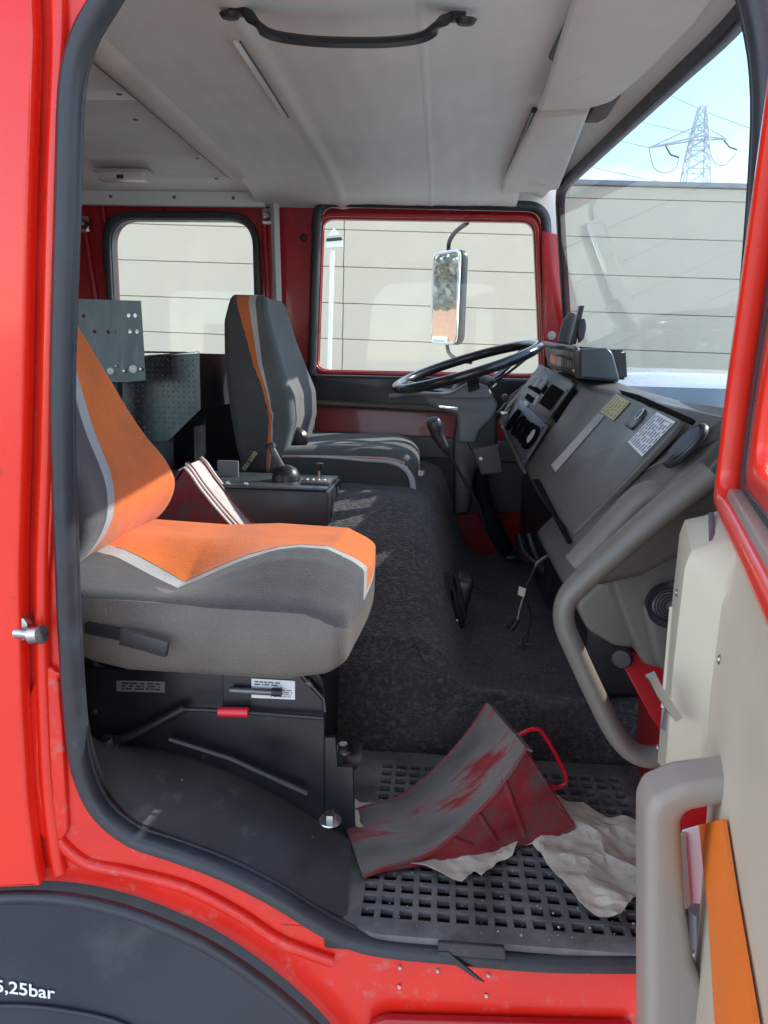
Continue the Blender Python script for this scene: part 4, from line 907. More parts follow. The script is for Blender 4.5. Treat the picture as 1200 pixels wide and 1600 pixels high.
# ---- wheel chocks
def chock(name, label, A, B, Cn, hgt, apex_t, m_top, m_side, group, over=.05, handle=True, fold=True, prof=None):
    # A,B: low edge (far, near); Cn: near back corner at the base; width vector = A-B
    A, B, Cn = Vector(A), Vector(B), Vector(Cn); t = thing(name, label, 'wheel chock', tuple((B+Cn)/2), group)
    wv = A-B; d = Cn-B; up = Vector((0, 0, 1)); ap = lambda s_: B+d*s_
    prof = prof or [(0, .0), (.12, .012/hgt), (.28, .10), (.42, .27), (.55, .50), (.66, .76), (apex_t, 1.0)]
    pts = cr([ap(a)+up*hgt*b for a, b in prof], 4)
    ov = wv.normalized()*.006
    vs = []; 
    for p in pts: vs += [p-ov, p+wv+ov]
    fs = [(2*i, 2*i+1, 2*i+3, 2*i+2) for i in range(len(pts)-1)]
    if not fold:
        for e_ in (0, 1):
            for q_ in (.07, .18):
                tube('rolled_edge', m_side if q_ > .1 else m_top, t, [p+wv*(q_ if e_ == 0 else 1-q_)+up*.006 for p in pts], .0035, 6)
    if fold:
        for o_ in (-wv.normalized()*.006, wv*1.0+wv.normalized()*.006): tube('plate_edge', m_side, t, [p+o_ for p in pts], .003, 6)
    bent = Vector(pts[-1])+d*.035-up*.008; vs += [bent-ov, bent+wv+ov]; n_ = len(pts); fs.append((2*n_-2, 2*n_-1, 2*n_+1, 2*n_))
    link(solid(mesh(vs, fs), .004), 'curved_plate', m_top, t, sm=60)
    for k, o_ in enumerate((Vector((0, 0, 0)), wv)):
        poly = [p+o_+up*.0-up*.004 for p in pts]+[ap(apex_t)+d*.02+up*(hgt-.02)+o_, Cn+up*.03+o_, Cn+o_-d*.02*0, ap(.96)+o_, B+o_]
        sp_ = link(solid(mesh(poly, [tuple(range(len(poly)))]), .003), 'side_plate', m_side, t, sm=0)
    back = [Cn+up*.004, Cn+wv+up*.004, ap(apex_t)+wv+up*(hgt-.01)+d*.02, ap(apex_t)+up*(hgt-.01)+d*.02]
    link(solid(mesh(back, [(0, 1, 2, 3)]), .003), 'back_plate', m_side, t, sm=0)
    if fold:
        nrm = d.cross(up).normalized(); nrm = nrm if nrm.y < 0 else -nrm
        for s0, s1, z1 in ((.50, .40, .22), (.62, .52, .42), (.76, .64, .70)):
            tube('pressed_rib', m_side, t, [ap(s0)+nrm*.002+up*.02, ap(s1)+nrm*.002+up*hgt*z1], .006, 8)
        tube('bottom_flange', m_side, t, cr([ap(.10)+nrm*.002+up*.004, ap(.6)+nrm*.002+up*.004, Cn+nrm*.002+up*.012-d*.02, Cn+nrm*.001+up*.035-d*.01, ap(.93)+nrm*.002+up*.06], 5), .004, 8)
        tube('edge_flange', m_side, t, [Cn+nrm*.001+up*.03, ap(apex_t)+d*.02+up*(hgt-.02)+nrm*.001], .004, 8)
    if handle:
        h0 = Cn.lerp(ap(apex_t)+up*hgt, .92)+wv*.35; h1 = Cn.lerp(ap(apex_t)+up*hgt, .42)+wv*.30
        hp = [h0, h0+d.normalized()*.035+up*.012, h0+d.normalized()*.06-up*.002, h1+d.normalized()*.055+up*.012, h1+d.normalized()*.045-up*.012, h1]
        tube('carry_handle', REDPL, t, cr(hp, 5), .0042, 10)
    return t
A, B, Cn = at(535, 1277, Z=.006), at(566, 1367, Z=.006), at(890, 1307, Z=.006)
wvv = (A-B); 
chock('wheel_chock', 'scuffed grey topped red wheel chock lying on paper on the rubber mat', A, B, Cn, .198, .735, GREYCH, REDCH, 'red wheel chocks')
A2, B2, C2 = at(392, 803, Y=.98), at(352, 812, Y=.84), at(255, 830, Y=.90); A2.z = B2.z = C2.z = .40
B2 = Vector((-.40, .82, .345)); A2 = Vector((-.40, .97, .345)); C2 = Vector((-.80, .84, .345))
chock('wheel_chock', 'red wheel chock with pale dirty curved plate wedged behind the orange seat', A2, B2, C2, .245, .60, CREAMCH, REDCH, 'red wheel chocks', handle=False, fold=False, prof=[(0, 0), (.15, .18), (.3, .42), (.42, .64), (.50, .80), (.56, .94), (.60, 1.0)])

# ---- crumpled paper
def sheet(name, label, pts, zf, seed, amp=.010, group=None, res=.007):
    pg = [Vector(p) for p in pts]; xs = [p[0] for p in pg]; ys = [p[1] for p in pg]
    from mathutils.geometry import intersect_point_tri_2d, tessellate_polygon
    cu = bpy.data.curves.new('c', 'CURVE'); 
    bm = bmesh.new(); vs = [bm.verts.new((p[0], p[1], 0)) for p in pg]; bm.faces.new(vs)
    for ax_, lo, hi in ((0, min(xs), max(xs)), (1, min(ys), max(ys))):
        k = lo+res
        while k < hi:
            co = Vector((k, 0, 0)) if ax_ == 0 else Vector((0, k, 0)); no = Vector((1, 0, 0)) if ax_ == 0 else Vector((0, 1, 0))
            bmesh.ops.bisect_plane(bm, geom=bm.verts[:]+bm.edges[:]+bm.faces[:], plane_co=co, plane_no=no); k += res
    bmesh.ops.triangulate(bm, faces=bm.faces)
    for v in bm.verts:
        x, y = v.co.x, v.co.y; d1 = noise.voronoi(Vector((x*11+seed, y*11, seed)))[0]; cz = (d1[1]-d1[0])
        d2 = noise.voronoi(Vector((x*34+seed, y*34, seed+5)))[0]
        v.co.z = max(.002, zf(x, y)+amp*.75*(1-min(1, cz*1.5))+amp*.30*(1-min(1, (d2[1]-d2[0])*1.4))+amp*.9*noise.noise(Vector((x*7, y*7, seed))))
    me = bpy.data.meshes.new('m'); bm.to_mesh(me); bm.free(); me = solid(me, .0006)
    return link(me, name, PAPER, None, loc=(sum(xs)/len(xs), sum(ys)/len(ys), 0), label=label, cat='paper', group=group, sm=25)
def g0(px): return [tuple(at(x, y, Z=.004))[:2] for x, y in px]
sheet('crumpled_paper', 'large soiled creased paper sheet spread right of the wheel chock', g0([(800, 1262), (872, 1250), (905, 1262), (950, 1285), (990, 1293), (1030, 1330), (1020, 1380), (990, 1420), (966, 1452), (940, 1455), (905, 1428), (872, 1388), (850, 1352), (832, 1325), (780, 1320)]), lambda x, y: .004+.010*max(0, min(1, (.09-y)/.1)), 2.3, .016)
sheet('crumpled_paper', 'torn paper flap with ragged edge sticking out in front of the wheel chock', g0([(600, 1345), (690, 1320), (780, 1300), (808, 1327), (800, 1345), (778, 1352), (752, 1379), (740, 1366), (722, 1384), (690, 1374), (650, 1362), (625, 1354)]), lambda x, y: .006+.012*max(0, min(1, (.16-y)/.06)), 7.7, .012)
sheet('crumpled_paper', 'small torn paper corner behind the low tip of the wheel chock', g0([(526, 1278), (523, 1252), (540, 1258), (556, 1256), (562, 1262), (598, 1262), (640, 1268), (640, 1290), (560, 1300)]), lambda x, y: .010, 4.1, .006)

# ---- grit trodden into the mat and the carpet
vs = []; fs = []; random.seed(11)
for k in range(900):
    if k < 520: x, y, z = random.uniform(-.16, .46), random.uniform(.0, .55), -.0055
    elif k < 700: u_, v_ = random.uniform(.3, .95), random.uniform(.2, .8); p_ = carp(u_, v_); x, y, z = p_.x, p_.y, p_.z+.001
    else: p_ = wac(random.random(), random.uniform(.05, .95)); x, y, z = p_.x, p_.y, p_.z+.005
    r_ = random.uniform(.0006, .0019)*(1 if k % 9 else 1.7); a = random.uniform(0, 6.28); i = len(vs)
    for q in range(3): vs.append((x+r_*math.cos(a+q*2.1), y+r_*math.sin(a+q*2.1), z))
    vs.append((x, y, z+r_*.9)); fs += [(i, i+1, i+3), (i+1, i+2, i+3), (i+2, i, i+3)]
link(mesh(vs, fs), 'grit', M('pale_grit', (.45, .41, .34), .9, var=.5, vs=60), None, label='pale grit and crumbs scattered over the black mat and carpet', cat='grit', kind='stuff', sm=0, loc=(.1, .3, 0))

# ---- loose wires in the footwell
wr = thing('loose_wire', 'loose black and pink wires with plugs dangling in the footwell', 'wire', tuple(at(830, 900, Y=.95)))
wy = .92
tube('pink_wire', PINK, wr, cr([at(x, y, Y=wy) for x, y in ((858, 866), (840, 878), (832, 895), (822, 918), (815, 940), (808, 970))], 6), .0022, 8)
tube('black_wire', BLK, wr, cr([at(x, y, Y=wy-.01) for x, y in ((858, 868), (838, 884), (828, 905), (820, 930), (828, 955), (828, 978), (820, 1000))], 6), .0032, 8)
tube('plug', BLK, wr, [at(809, 968, Y=wy), at(797, 985, Y=wy)], .0085, 10); tube('plug', BLK, wr, [at(803, 978, Y=wy), at(790, 976, Y=wy)], .005, 8)
tube('bright_connector', CHROME, wr, [at(821, 996, Y=wy-.01), at(814, 1014, Y=wy-.01)], .006, 8); tube('connector_pin', CHROME, wr, [at(809, 1004, Y=wy-.01), at(826, 1007, Y=wy-.01)], .004, 8)
fr = YP(wy-.02); plate('tag', TAPEW, wr, fr, fr.pxs([(811, 916), (822, 920), (819, 933), (809, 929)]), th=.002)
# twig and scrap on the floor
tube('twig', BARK, None, cr([at(738, 915, Z=.125), at(752, 920, Z=.125), at(768, 927, Z=.125)], 4), .0035, 6, loc=tuple(at(752, 920, Z=.12)), label='thin brown twig on the dark carpet right of the tunnel cover', cat='twig')

# ---- passenger seat
SEATC = cover('passenger_seat_fabric', [(.125, .108, .092), (.060, .057, .057), (.36, .36, .35), (.66, .135, .012)], [.42, .85, .75, .9], [.25, .5, .75], weave=.9)
PS = None
XB = [(.45, .10), (.50, .115), (.57, .12), (.69, .13), (.85, .17), (.95, .20), (1.12, .235)]
XF = [(.45, .60), (.50, .62), (.60, .60), (.69, .535), (.85, .478), (.95, .45), (1.12, .415)]
XS = [(.45, .175), (.53, .198), (.60, .222), (.84, .315), (1.12, .36)]
def bk(u, v, h):
    z = .47+(h+1)/2*.66; n_, f_ = lut(z, XB), lut(z, XF); y = n_+(v+1)/2*(f_-n_)
    fx = -.556-(z-.50)*.43+.030*math.sin((z-.5)*5)+(.028 if v < 0 else .004)*min(1, abs(v))**4-.004
    fx += .020*math.exp(-((z-.64)/.07)**2)-.070*max(0, (.60-z)/.10)**2
    th = .12*(1-.25*max(0, h)**2)
    return Vector((fx+(u-1)/2*th, y, z))
me, uv = m_block(bk, (.45, .22, .16), (14, 70, 80))
vals = []
for q in uv:
    p = bk(*q); s_ = p.y-lut(p.z, XS)
    vals.append(.5+s_*7.6 if q[0] > -.4 else .4)
vals = [min(.99, max(.3, v)) for v in vals]
attr(me, 'band', vals)
seat = link(me, 'passenger_seat', SEATC, TR, sm=180, label='orange, silver and grey passenger seat nearest the open door')
def ct(x, y):                                                 # cushion top height
    n_ = lut(x, [(-.68, .505), (-.58, .50), (-.45, .462), (-.40, .484), (-.34, .512), (-.28, .534), (-.24, .541), (-.19, .54), (-.13, .515)])
    if y < .24:
        w = lut(y, [(.10, .0), (.13, .22), (.16, .52), (.20, .86), (.24, 1)]); return lut(x, [(-.66, .488), (-.2, .480), (-.10, .462)])*(1-w)+n_*w
    nf = lut(x, [(-.68, .522), (-.58, .518), (-.45, .514), (-.34, .522), (-.19, .518), (-.13, .49)]); k = min(1, (y-.24)/.16); k = k*k*(3-2*k)
    return n_*(1-k)+nf*k+lut(y, [(.40, 0), (.56, -.008), (.62, -.025)])
def cu_(u, v, h):
    x = -.405+u*.268; y = .365+v*.255; rnd = .018*(1-v*v)
    x += rnd*max(0, u); zt_ = ct(x, y); zb = lut(x, [(-.66, .40), (-.56, .362), (-.50, .350), (-.24, .348), (-.17, .362), (-.13, .385)])
    z = zb+(h+1)/2*(zt_-zb); k = min(1, max(0, (h+.4)/1.4)); y += (.012*(1-h*h))*(-1 if v < 0 else 1)*abs(v)**3
    return Vector((x, y, z))
me, uv = m_block(cu_, (.10, .075, .20), (100, 90, 20))
vals = []
for q in uv:
    p = cu_(*q); zse = lut(p.x, [(-.66, .478), (-.2, .466), (-.128, .44)])
    ln = lut(p.x, [(-.66, .30), (-.45, .222), (-.40, .236), (-.34, .246), (-.13, .246)]); s_ = p.y-ln
    a = min(max(.30, min(.99, .5+s_*6.9)), .25+(p.z-zse)*30) if (p.y < .2 or p.x > -.16) else max(.30, min(.99, .5+s_*6.9))
    a = max(.02, a)
    vals.append(a)
attr(me, 'band', vals)
cush = link(me, 'seat_cushion', SEATC, seat, sm=180)
# stitched seam
stp = []
for i in range(40):
    x = -.62+i*.0118; stp.append(Vector((x, .1095, lut(x, [(-.66, .478), (-.2, .466), (-.128, .44)]))))
tube('seam_piping', M('seam_thread', (.16, .15, .14), .8), seat, stp, .0022, 6)
for dl, r_, mt_ in ((.000, .0013, 'silver_thread'), (.037, .0013, 'orange_thread')):
    pth = [Vector((x, lut(x, [(-.66, .30), (-.45, .222), (-.40, .236), (-.34, .246), (-.13, .246)])+dl, ct(x, lut(x, [(-.66, .30), (-.45, .222), (-.40, .236), (-.34, .246), (-.13, .246)])+dl)-.0006)) for x in [-.60+.0125*i for i in range(36)]]
    tube('stitched_seam', M(mt_, (.13, .10, .08), .8), seat, pth, r_, 6)
lv = sweep('recline_lever', BLK, seat, [at(135, 980, Y=.095), at(190, 992, Y=.085), at(255, 1012, Y=.075)], [(-.004, -.009), (.004, -.009), (.005, .009), (-.005, .009)], up=(0, 0, 1))
sweep('lever_grip', BLK, seat, [at(190, 994, Y=.078), at(225, 1003, Y=.074), at(262, 1014, Y=.07)], [(-.005, -.013), (.005, -.013), (.008, 0), (.005, .013), (-.005, .013)], up=(0, 0, 1))
# pedestal
f2 = YP(.20)
ped = plate('seat_pedestal', BLKM, TR, f2, f2.pxs([(138, 1040), (500, 1048), (508, 1068), (508, 1290), (400, 1240), (138, 1180)]), th=.02, bev=.002, label='black steel pedestal under the passenger seat')
box('pedestal_box', BLKM, ped, (-.72, .23, -.02), (-.205, .56, .30), .004)
f4 = YP(.17)
plate('pedestal_flange', BLKM, ped, f4, f4.pxs([(350, 1050), (462, 1044), (506, 1090), (508, 1116), (350, 1104)]), th=.02, bev=.003)
tube('flange_edge', M('edge_grey', (.06, .06, .065), .4), ped, [at(462, 1045, Y=.155), at(506, 1092, Y=.155), at(508, 1112, Y=.155)], .0022, 6)
tube('cross_rod', BLKM, ped, [at(286, 1108, Y=.15), at(345, 1110, Y=.15), at(505, 1122, Y=.15)], .0042, 8)
tube('red_grip', REDPL, ped, [at(342, 1112, Y=.145), at(388, 1113, Y=.145)], .0085, 12, label='small red cylindrical grip on the rod under the seat')
tube('adjuster_rod', M('dark_steel', (.16, .16, .17), .3, metal=.6), ped, [at(360, 1078, Y=.15), at(432, 1082, Y=.15)], .0058, 10)
tube('adjuster_rod_end', BLK, ped, [at(425, 1081, Y=.149), at(440, 1082, Y=.149)], .0072, 10)
f5 = YP(.158)
la = plate('information_label', WHITEL, ped, f5, f5.pxs([(393, 1060), (461, 1064), (461, 1093), (393, 1090)]), th=.001); ink(ped, [(395, 1063), (440, 1066), (440, 1073), (395, 1071)], 2, 0, f5.off(.0012)); ink(ped, [(420, 1076), (459, 1078), (459, 1091), (420, 1090)], 4, 0, f5.off(.0012), h=.3)
f6 = YP(.188); plate('information_label', M('grey_label', (.12, .12, .125), .5), ped, f6, f6.pxs([(182, 1063), (258, 1065), (258, 1082), (182, 1080)]), th=.001); ink(ped, [(186, 1065), (254, 1067), (254, 1080), (186, 1078)], 3, 0, f6.off(.0012), mat=BLKM, h=.5)
tube('scissor_arm', BLKM, ped, [at(165, 1165, Y=.15), at(215, 1145, Y=.16), at(290, 1105, Y=.17)], .009, 8)
tube('scissor_arm', BLKM, ped, [at(265, 1155, Y=.17), at(360, 1185, Y=.17), at(480, 1240, Y=.17)], .007, 8)
q = at(167, 1160, Y=.13); lathe('pedestal_bolt', STEEL, ped, [(0, .010), (.010, .010), (.011, 0)], q, (0, -.3, 1), 6); lathe('bolt_washer', BLKM, ped, [(0, .003), (.02, .003), (.022, 0)], q-Vector((0, 0, .003)), (0, -.3, 1), 18)
q = at(147, 1112, Y=.185); lathe('pedestal_bolt', STEEL, ped, [(0, .005), (.005, .004), (.006, 0)], q, (0, -1, 0), 8)
tube('side_tube', BLKM, ped, [at(140, 985, Y=.2), at(150, 1040, Y=.2), at(190, 1050, Y=.2)], .008, 8)

# ---- driver seat
DSC = cover('driver_seat_fabric', [(.052, .054, .052), (.52, .13, .03), (.40, .40, .39), (.082, .090, .088)], [.85, .85, .8, .85], [.25, .5, .75])
DY0, DY1 = 1.30, 1.78; fd = YP(DY0)
bl = [fd.px(x, y) for x, y in ((378, 742), (366, 700), (357, 650), (350, 600), (345, 560), (342, 500), (348, 470))]
br = [fd.px(x, y) for x, y in ((440, 742), (452, 700), (461, 660), (459, 620), (444, 580), (428, 530), (414, 478))]
st_ = [fd.px(x, y) for x, y in ((420, 742), (424, 690), (426, 650), (417, 610), (402, 570), (392, 520), (382, 470))]
TL = sorted([(p[1], p[0]) for p in bl]); TRr = sorted([(p[1], p[0]) for p in br]); TS = sorted([(p[1], p[0]) for p in st_]); zlo, zhi = TL[0][0], fd.px(375, 457)[1]
def db(u, v, h):
    z = zlo+(h+1)/2*(zhi-zlo); a, b = lut(z, TL), lut(z, TRr); wd = lut((h+1)/2, [(0, 1), (.5, 1), (.85, .75), (1, .6)]); y = (DY0+DY1)/2+v*(DY1-DY0)/2*wd
    y += (0 if v > 0 else 0); x = a+(u+1)/2*(b-a)-.02*(1-v*v)*(1 if u > 0 else 0)
    # near side follows the trace
    return Vector((x+.10*(y-DY0)*.0, y+(0 if wd == 1 else 0)-(1-wd)*.10, z))
me, uv = m_block(db, (.30, .16, .12), (30, 26, 50)); vals = []
for q in uv:
    p = db(*q); s_ = p.x-lut(p.z, TS); hh = (q[2]+1)/2; w1 = lut(hh, [(0, .008), (.55, .010), (.75, .022), (1, .040)]); w2 = lut(hh, [(0, .0005), (.45, .002), (.6, .012), (1, .022)])
    if s_ < 0: a = .25+max(-.2, s_/w1*.25+.25) if s_ > -w1*1.0 else max(.05, .25+(s_+w1)*4)
    else: a = .5+s_/w2*.25
    vals.append(min(.98, a))
attr(me, 'band', vals)
ds = link(me, 'driver_seat', DSC, TR, sm=180, label='dark grey driver seat with an orange and silver piping line')
cx0, cx1 = fd.px(425, 740)[0], fd.px(650, 740)[0]; zt0 = fd.px(540, 700)[1]; zb0 = fd.px(540, 784)[1]
def dc(u, v, h):
    x = (cx0+cx1)/2+u*(cx1-cx0)/2; z_t = zt0+.012*math.sin((u+1)*1.2)-.035*max(0, u-.55)**2*5; z_b = zb0+.03*max(0, -u)*.5+.03*max(0, u-.8)*3
    return Vector((x, (DY0+DY1)/2+v*(DY1-DY0)/2+0, z_b+(h+1)/2*(z_t-z_b)-.02*(1-v*v)*(h > 0)))
me, uv = m_block(dc, (.18, .20, .45), (40, 24, 16)); vals = []
sl_ = sorted([fd.px(x, y) for x, y in ((470, 713), (520, 715), (570, 719), (610, 722), (632, 732), (643, 748), (646, 770))])
for q in uv:
    p = dc(*q); s_ = p.z-lut(p.x, sl_); w_ = lut(p.x, [(cx0+.08, .0006), (cx1-.12, .004), (cx1-.03, .012), (cx1, .014)])
    vals.append(.85 if s_ > w_ else (.625 if s_ > 0 else .1) if abs(s_) > w_*.0 else .6)
vals = [min(.95, max(.8, .75+(dc(*q).z-lut(dc(*q).x, sl_)-.004)*10)) if False else v for q, v in zip(uv, vals)]
attr(me, 'band', [(.2, .85)[v > .7] if True else v for v in vals])
link(me, 'seat_cushion', DSC, ds, sm=180)
sweep('silver_piping', M('silver_fabric', (.45, .45, .46), .6), ds, cr([Vector((x+.0, DY0-.002+.0*i, z)) for i, (x, z) in enumerate(sl_)], 5), circ(.006, 8, .003), up=(0, -1, 0), scale=lambda t: .35+1.3*t)
box('driver_pedestal', BLKM, ds, (cx0+.05, DY0+.05, .0), (cx1-.1, DY1-.05, zb0+.02), .01)
sweep('belt_sleeve', BLK, ds, [at(398, 706, Y=1.26), at(372, 742, Y=1.26)], [(-.012, -.016), (.012, -.016), (.012, .016), (-.012, .016)], up=(0, -1, 0))
ft = Fr(at(386, 722, Y=1.235), at(398, 706, Y=1.235)-at(376, 736, Y=1.235), (0, 0, 1))
text('sleeve_text', 'ISRI 2000', .018, M('gold_print', (.40, .36, .18), .6), ds, Fr(at(383, 736, Y=1.24), at(400, 712, Y=1.24)-at(383, 736, Y=1.24), (-.7, 0, .7)), .0, .0, w=.002)
# belt buckle + round recliner cover
lathe('recliner_cover', BLK, ds, [(0, .02), (.03, .018), (.038, .006), (.040, 0)], at(463, 686, Y=1.45), (0, -1, 0), 24)
for y_ in (596, 660): lathe('pillar_bolt', STEEL, far, [(0, .005), (.007, .004), (.009, 0)], at(461, y_, Y=FY-.03), (0, -1, 0), 8)
pf = plate('pillar_cover', BLK, far, YP(FY-.03), YP(FY-.03).pxs([(455, 590), (467, 590), (470, 690), (458, 690)]), th=.02, bev=.004)

# ---- console between the seats
cz = .49; C_x0, C_x1 = -.95, -.285
con = box('centre_console', BLK, TR, (C_x0, .95, .30), (C_x1, 1.20, cz+.03), .015, label='black centre console with parking brake lever')
box('console_top', M('satin_black', (.05, .06, .07), .35), con, (C_x0+.01, .955, cz+.028), (C_x1-.01, 1.19, cz+.036), .003)
bx = at(447, 742, Y=1.06); lathe('lever_boot', BLK, con, [(0, .035), (.018, .032), (.030, .018), (.034, 0), (.03, -.03), (0, -.03)], bx+Vector((0, 0, -.01)), (0, -1, 0), 24)
hb_ = lathe('brake_boot', BLK, con, [(.04, 0), (.04, .02), (.03, .04), (.012, .05), (0, .05)], Vector((bx.x, 1.06, cz+.03)), (0, 0, 1), 20)
tube('brake_lever', DASHP, con, [bx, at(432, 715, Y=1.05), at(424, 700, Y=1.05)], .010, 12)
lathe('brake_knob', BLK, con, [(0, .010), (.010, .009), (.015, .004), (.015, -.006), (0, -.008)], at(423, 697, Y=1.05), (-.35, 0, .9), 18)
q = at(499, 748, Y=1.03); tube('small_lever', STEEL, con, [q+Vector((0, 0, -.03)), q+Vector((.0, 0, .022))], .0035, 8)
lathe('small_knob', BLK, con, [(0, .022), (.012, .020), (.012, .012), (.008, 0), (0, 0)], at(499, 735, Y=1.03), (0, 0, 1), 14)
pt = at(505, 763, Y=1.03); pq = box('lever_plate', DASHP, con, (pt.x-.06, 1.0, cz+.034), (pt.x+.022, 1.09, cz+.046), .006)
for k in range(4): box('plate_notch', CHROME, pq, (pt.x-.045+.016*k, 1.015, cz+.044), (pt.x-.038+.016*k, 1.022, cz+.052), .001)
for k in range(3): lathe('console_bolt', STEEL, con, [(0, .006), (.006, .005), (.007, 0)], (-.62+.05*k, .98, cz+.036), (0, 0, 1), 8)
box('belt_stalk', M('grey_strap', (.16, .16, .17), .6), con, at(350, 752, Y=1.1)+Vector((-.02, 0, -.02)), at(372, 715, Y=1.1)+Vector((.0, .01, -.01)), .003)

# ---- metal boxes in the crew cab
bxm = thing('metal_cabinet', 'grey checker plate metal cabinet standing in the crew cab behind the seats', 'metal box', (-1.15, 1.6, .2))
fbx = YP(1.42)
o = fbx.pxs([(192, 556), (268, 556), (312, 552), (313, 640), (262, 690), (192, 690)])
plate('front_plate', CHK, bxm, fbx, o, th=.003)
ms_ = []; x0_, x1_ = o[0][0], o[2][0]; z0_, z1_ = o[4][1], o[1][1]; kx = 0
from mathutils.geometry import intersect_point_tri_2d as _ip
while x0_+.012+kx*.017 < x1_-.008:
    kz = 0
    while z1_-.010-kz*.017 > z0_:
        cx, cz_ = x0_+.012+kx*.017, z1_-.012-kz*.017; a = R_(45 if (kx+kz) % 2 else -45); kz += 1
        if cz_ < lut(cx, [(x0_, z0_+.01), (o[4][0], z0_+.012), (x1_, o[3][1]+.012)]): continue
        ca, sa = math.cos(a), math.sin(a); q = [(ca*.0075, sa*.0075), (-sa*.002, ca*.002), (-ca*.0075, -sa*.0075), (sa*.002, -ca*.002)]
        vs = [fbx.P(cx+u_, cz_+v_, .0015) for u_, v_ in q]+[fbx.P(cx, cz_, .0035)]; ms_.append(mesh(vs, [(0, 1, 4), (1, 2, 4), (2, 3, 4), (3, 0, 4)]))
    kx += 1
tr_ = link(join(ms_), 'tread_pattern', M('tread_metal', (.36, .40, .43), .3, metal=.7), bxm, sm=0); tr_['kind'] = 'stuff'
a, b = fbx.P(*o[2]), fbx.P(*o[3]); c_, d_ = fbx.P(*o[0]), fbx.P(*o[5])
plate('end_plate', CHK, bxm, Fr(b, (0, 1, 0), (0, 0, 1)), [(0, 0), (.42, 0), (.42, a.z-b.z), (0, a.z-b.z)], th=.003)
tube('top_edge', STEEL, bxm, [at(228, 557, Y=1.42), at(311, 551, Y=1.42)], .004, 6); tube('top_edge', STEEL, bxm, [at(226, 550, Y=1.8), at(292, 551, Y=1.8)], .004, 6)
box('cabinet_base', BLKM, bxm, (d_.x, 1.44, .05), (b.x-.10, 1.8, b.z+.02), .004)
bp_ = thing('metal_plate', 'upright grey drilled metal plate mounted above the cabinet in the crew cab', 'metal plate', tuple(at(170, 590, Y=1.25)))
fp = YP(1.25); plate('panel', DRIP, bp_, fp, fp.pxs([(60, 465), (220, 470), (228, 594), (200, 597), (60, 597)]), [[(lambda q: (q[0]+.006*math.cos(t), q[1]+.006*math.sin(t)))(fp.px(x, y)) for t in [i*math.pi/5 for i in range(10)]] for x, y in ((201, 493), (211, 493), (169, 519), (180, 519), (203, 518), (214, 518), (148, 518), (131, 494))], th=.003)
for x, y, r_ in ((208, 577, .014), (194, 580, .006), (220, 577, .006), (173, 580, .012), (182, 572, .004)):
    lathe('bolt', WHITEP if r_ > .01 else STEEL, bp_, [(0, .006), (r_*.8, .005), (r_, 0)], at(x, y, Y=1.245), (0, -1, 0), 12)
box('bracket', BLKM, bp_, at(150, 600, Y=1.27)+Vector((0, 0, -.5)), at(190, 596, Y=1.30), .002)
# dark rear bench behind, blocks the view to the back wall
box('rear_bench', BLKM, TR, (-2.05, .3, .0), (-1.7, 1.9, .45), .03)

# ---- tablet holder on the dash
th_ = thing('tablet_holder', 'dark phone or tablet holder clamped on top of the dash by the far pillar', 'holder', tuple(at(893, 540, Y=1.5)))
tf_ = Fr(at(893, 520, Y=1.5), (.55, -.83, 0), (.25, .05, 1))
tp = [tf_.px(x, y) for x, y in ((873, 536), (882, 500), (892, 488), (903, 491), (891, 537))]
plate('cradle', COWL, th_, tf_, fillet(tp, .01), th=.02, bev=.005)
plate('cradle_screen', M('holder_screen', (.10, .13, .15), .2), th_, tf_.off(.011 if tf_.w.y < 0 else -.011), fillet([tf_.px(x, y) for x, y in ((877, 532), (885, 503), (895, 497), (887, 533))], .004), th=.003)
tg = YP(1.42); plate('upright_board', BLK, th_, tg, tg.pxs([(889, 538), (905, 478), (912, 478), (899, 538)]), th=.03, bev=.002)
plate('clamp', BLK, th_, YP(1.40), fillet(tg.pxs([(903, 500), (912, 498), (914, 512), (910, 530), (902, 537), (900, 520)]), .006), th=.02, bev=.004)
plate('foot', BLK, th_, YP(1.42), tg.pxs([(868, 540), (936, 544), (936, 547), (868, 543)]), th=.06)

# ---- exterior mirror on the driver side
MYY = 2.62; fmx = YP(MYY); ctr = at(697, 466, Y=MYY); 
mn = Vector((-.80, -.60, .03)).normalized(); mu = Vector((0, 0, 1)).cross(mn).normalized(); MFr = Fr(ctr, mu, (0, 0, 1))
if MFr.w.dot(mn) < 0: MFr = Fr(ctr, -mu, (0, 0, 1))
mh = abs(at(697, 393, Y=MYY).z-at(697, 540, Y=MYY).z)/2; mw = (at(718, 466, Y=MYY).x-at(676, 466, Y=MYY).x)/2/abs(mu.x)
mo_ = fillet([(-mw, -mh), (mw, -mh), (mw, mh), (-mw, mh)], .045, 6)
mir = plate('door_mirror', BLK, TR, MFr.off(-.02), mo_, th=.05, bev=.015, label='tall chrome rimmed door mirror outside the driver window')
plate('mirror_rim', CHROME, mir, MFr.off(.006), mo_, [inset(mo_, .012)], th=.012, bev=.004)
plate('mirror_glass', MIR, mir, MFr.off(.006), inset(mo_, .010), th=.004)
tube('mirror_arm', BLK, mir, cr([at(730, 348, Y=MYY-.35), at(712, 362, Y=MYY-.15), at(702, 378, Y=MYY-.02), at(701, 396, Y=MYY+.0)], 5), .010, 10)
tube('mirror_arm', BLK, mir, cr([at(698, 536, Y=MYY), at(702, 552, Y=MYY-.05), at(716, 562, Y=MYY-.25), at(735, 566, Y=MYY-.45)], 5), .009, 10)

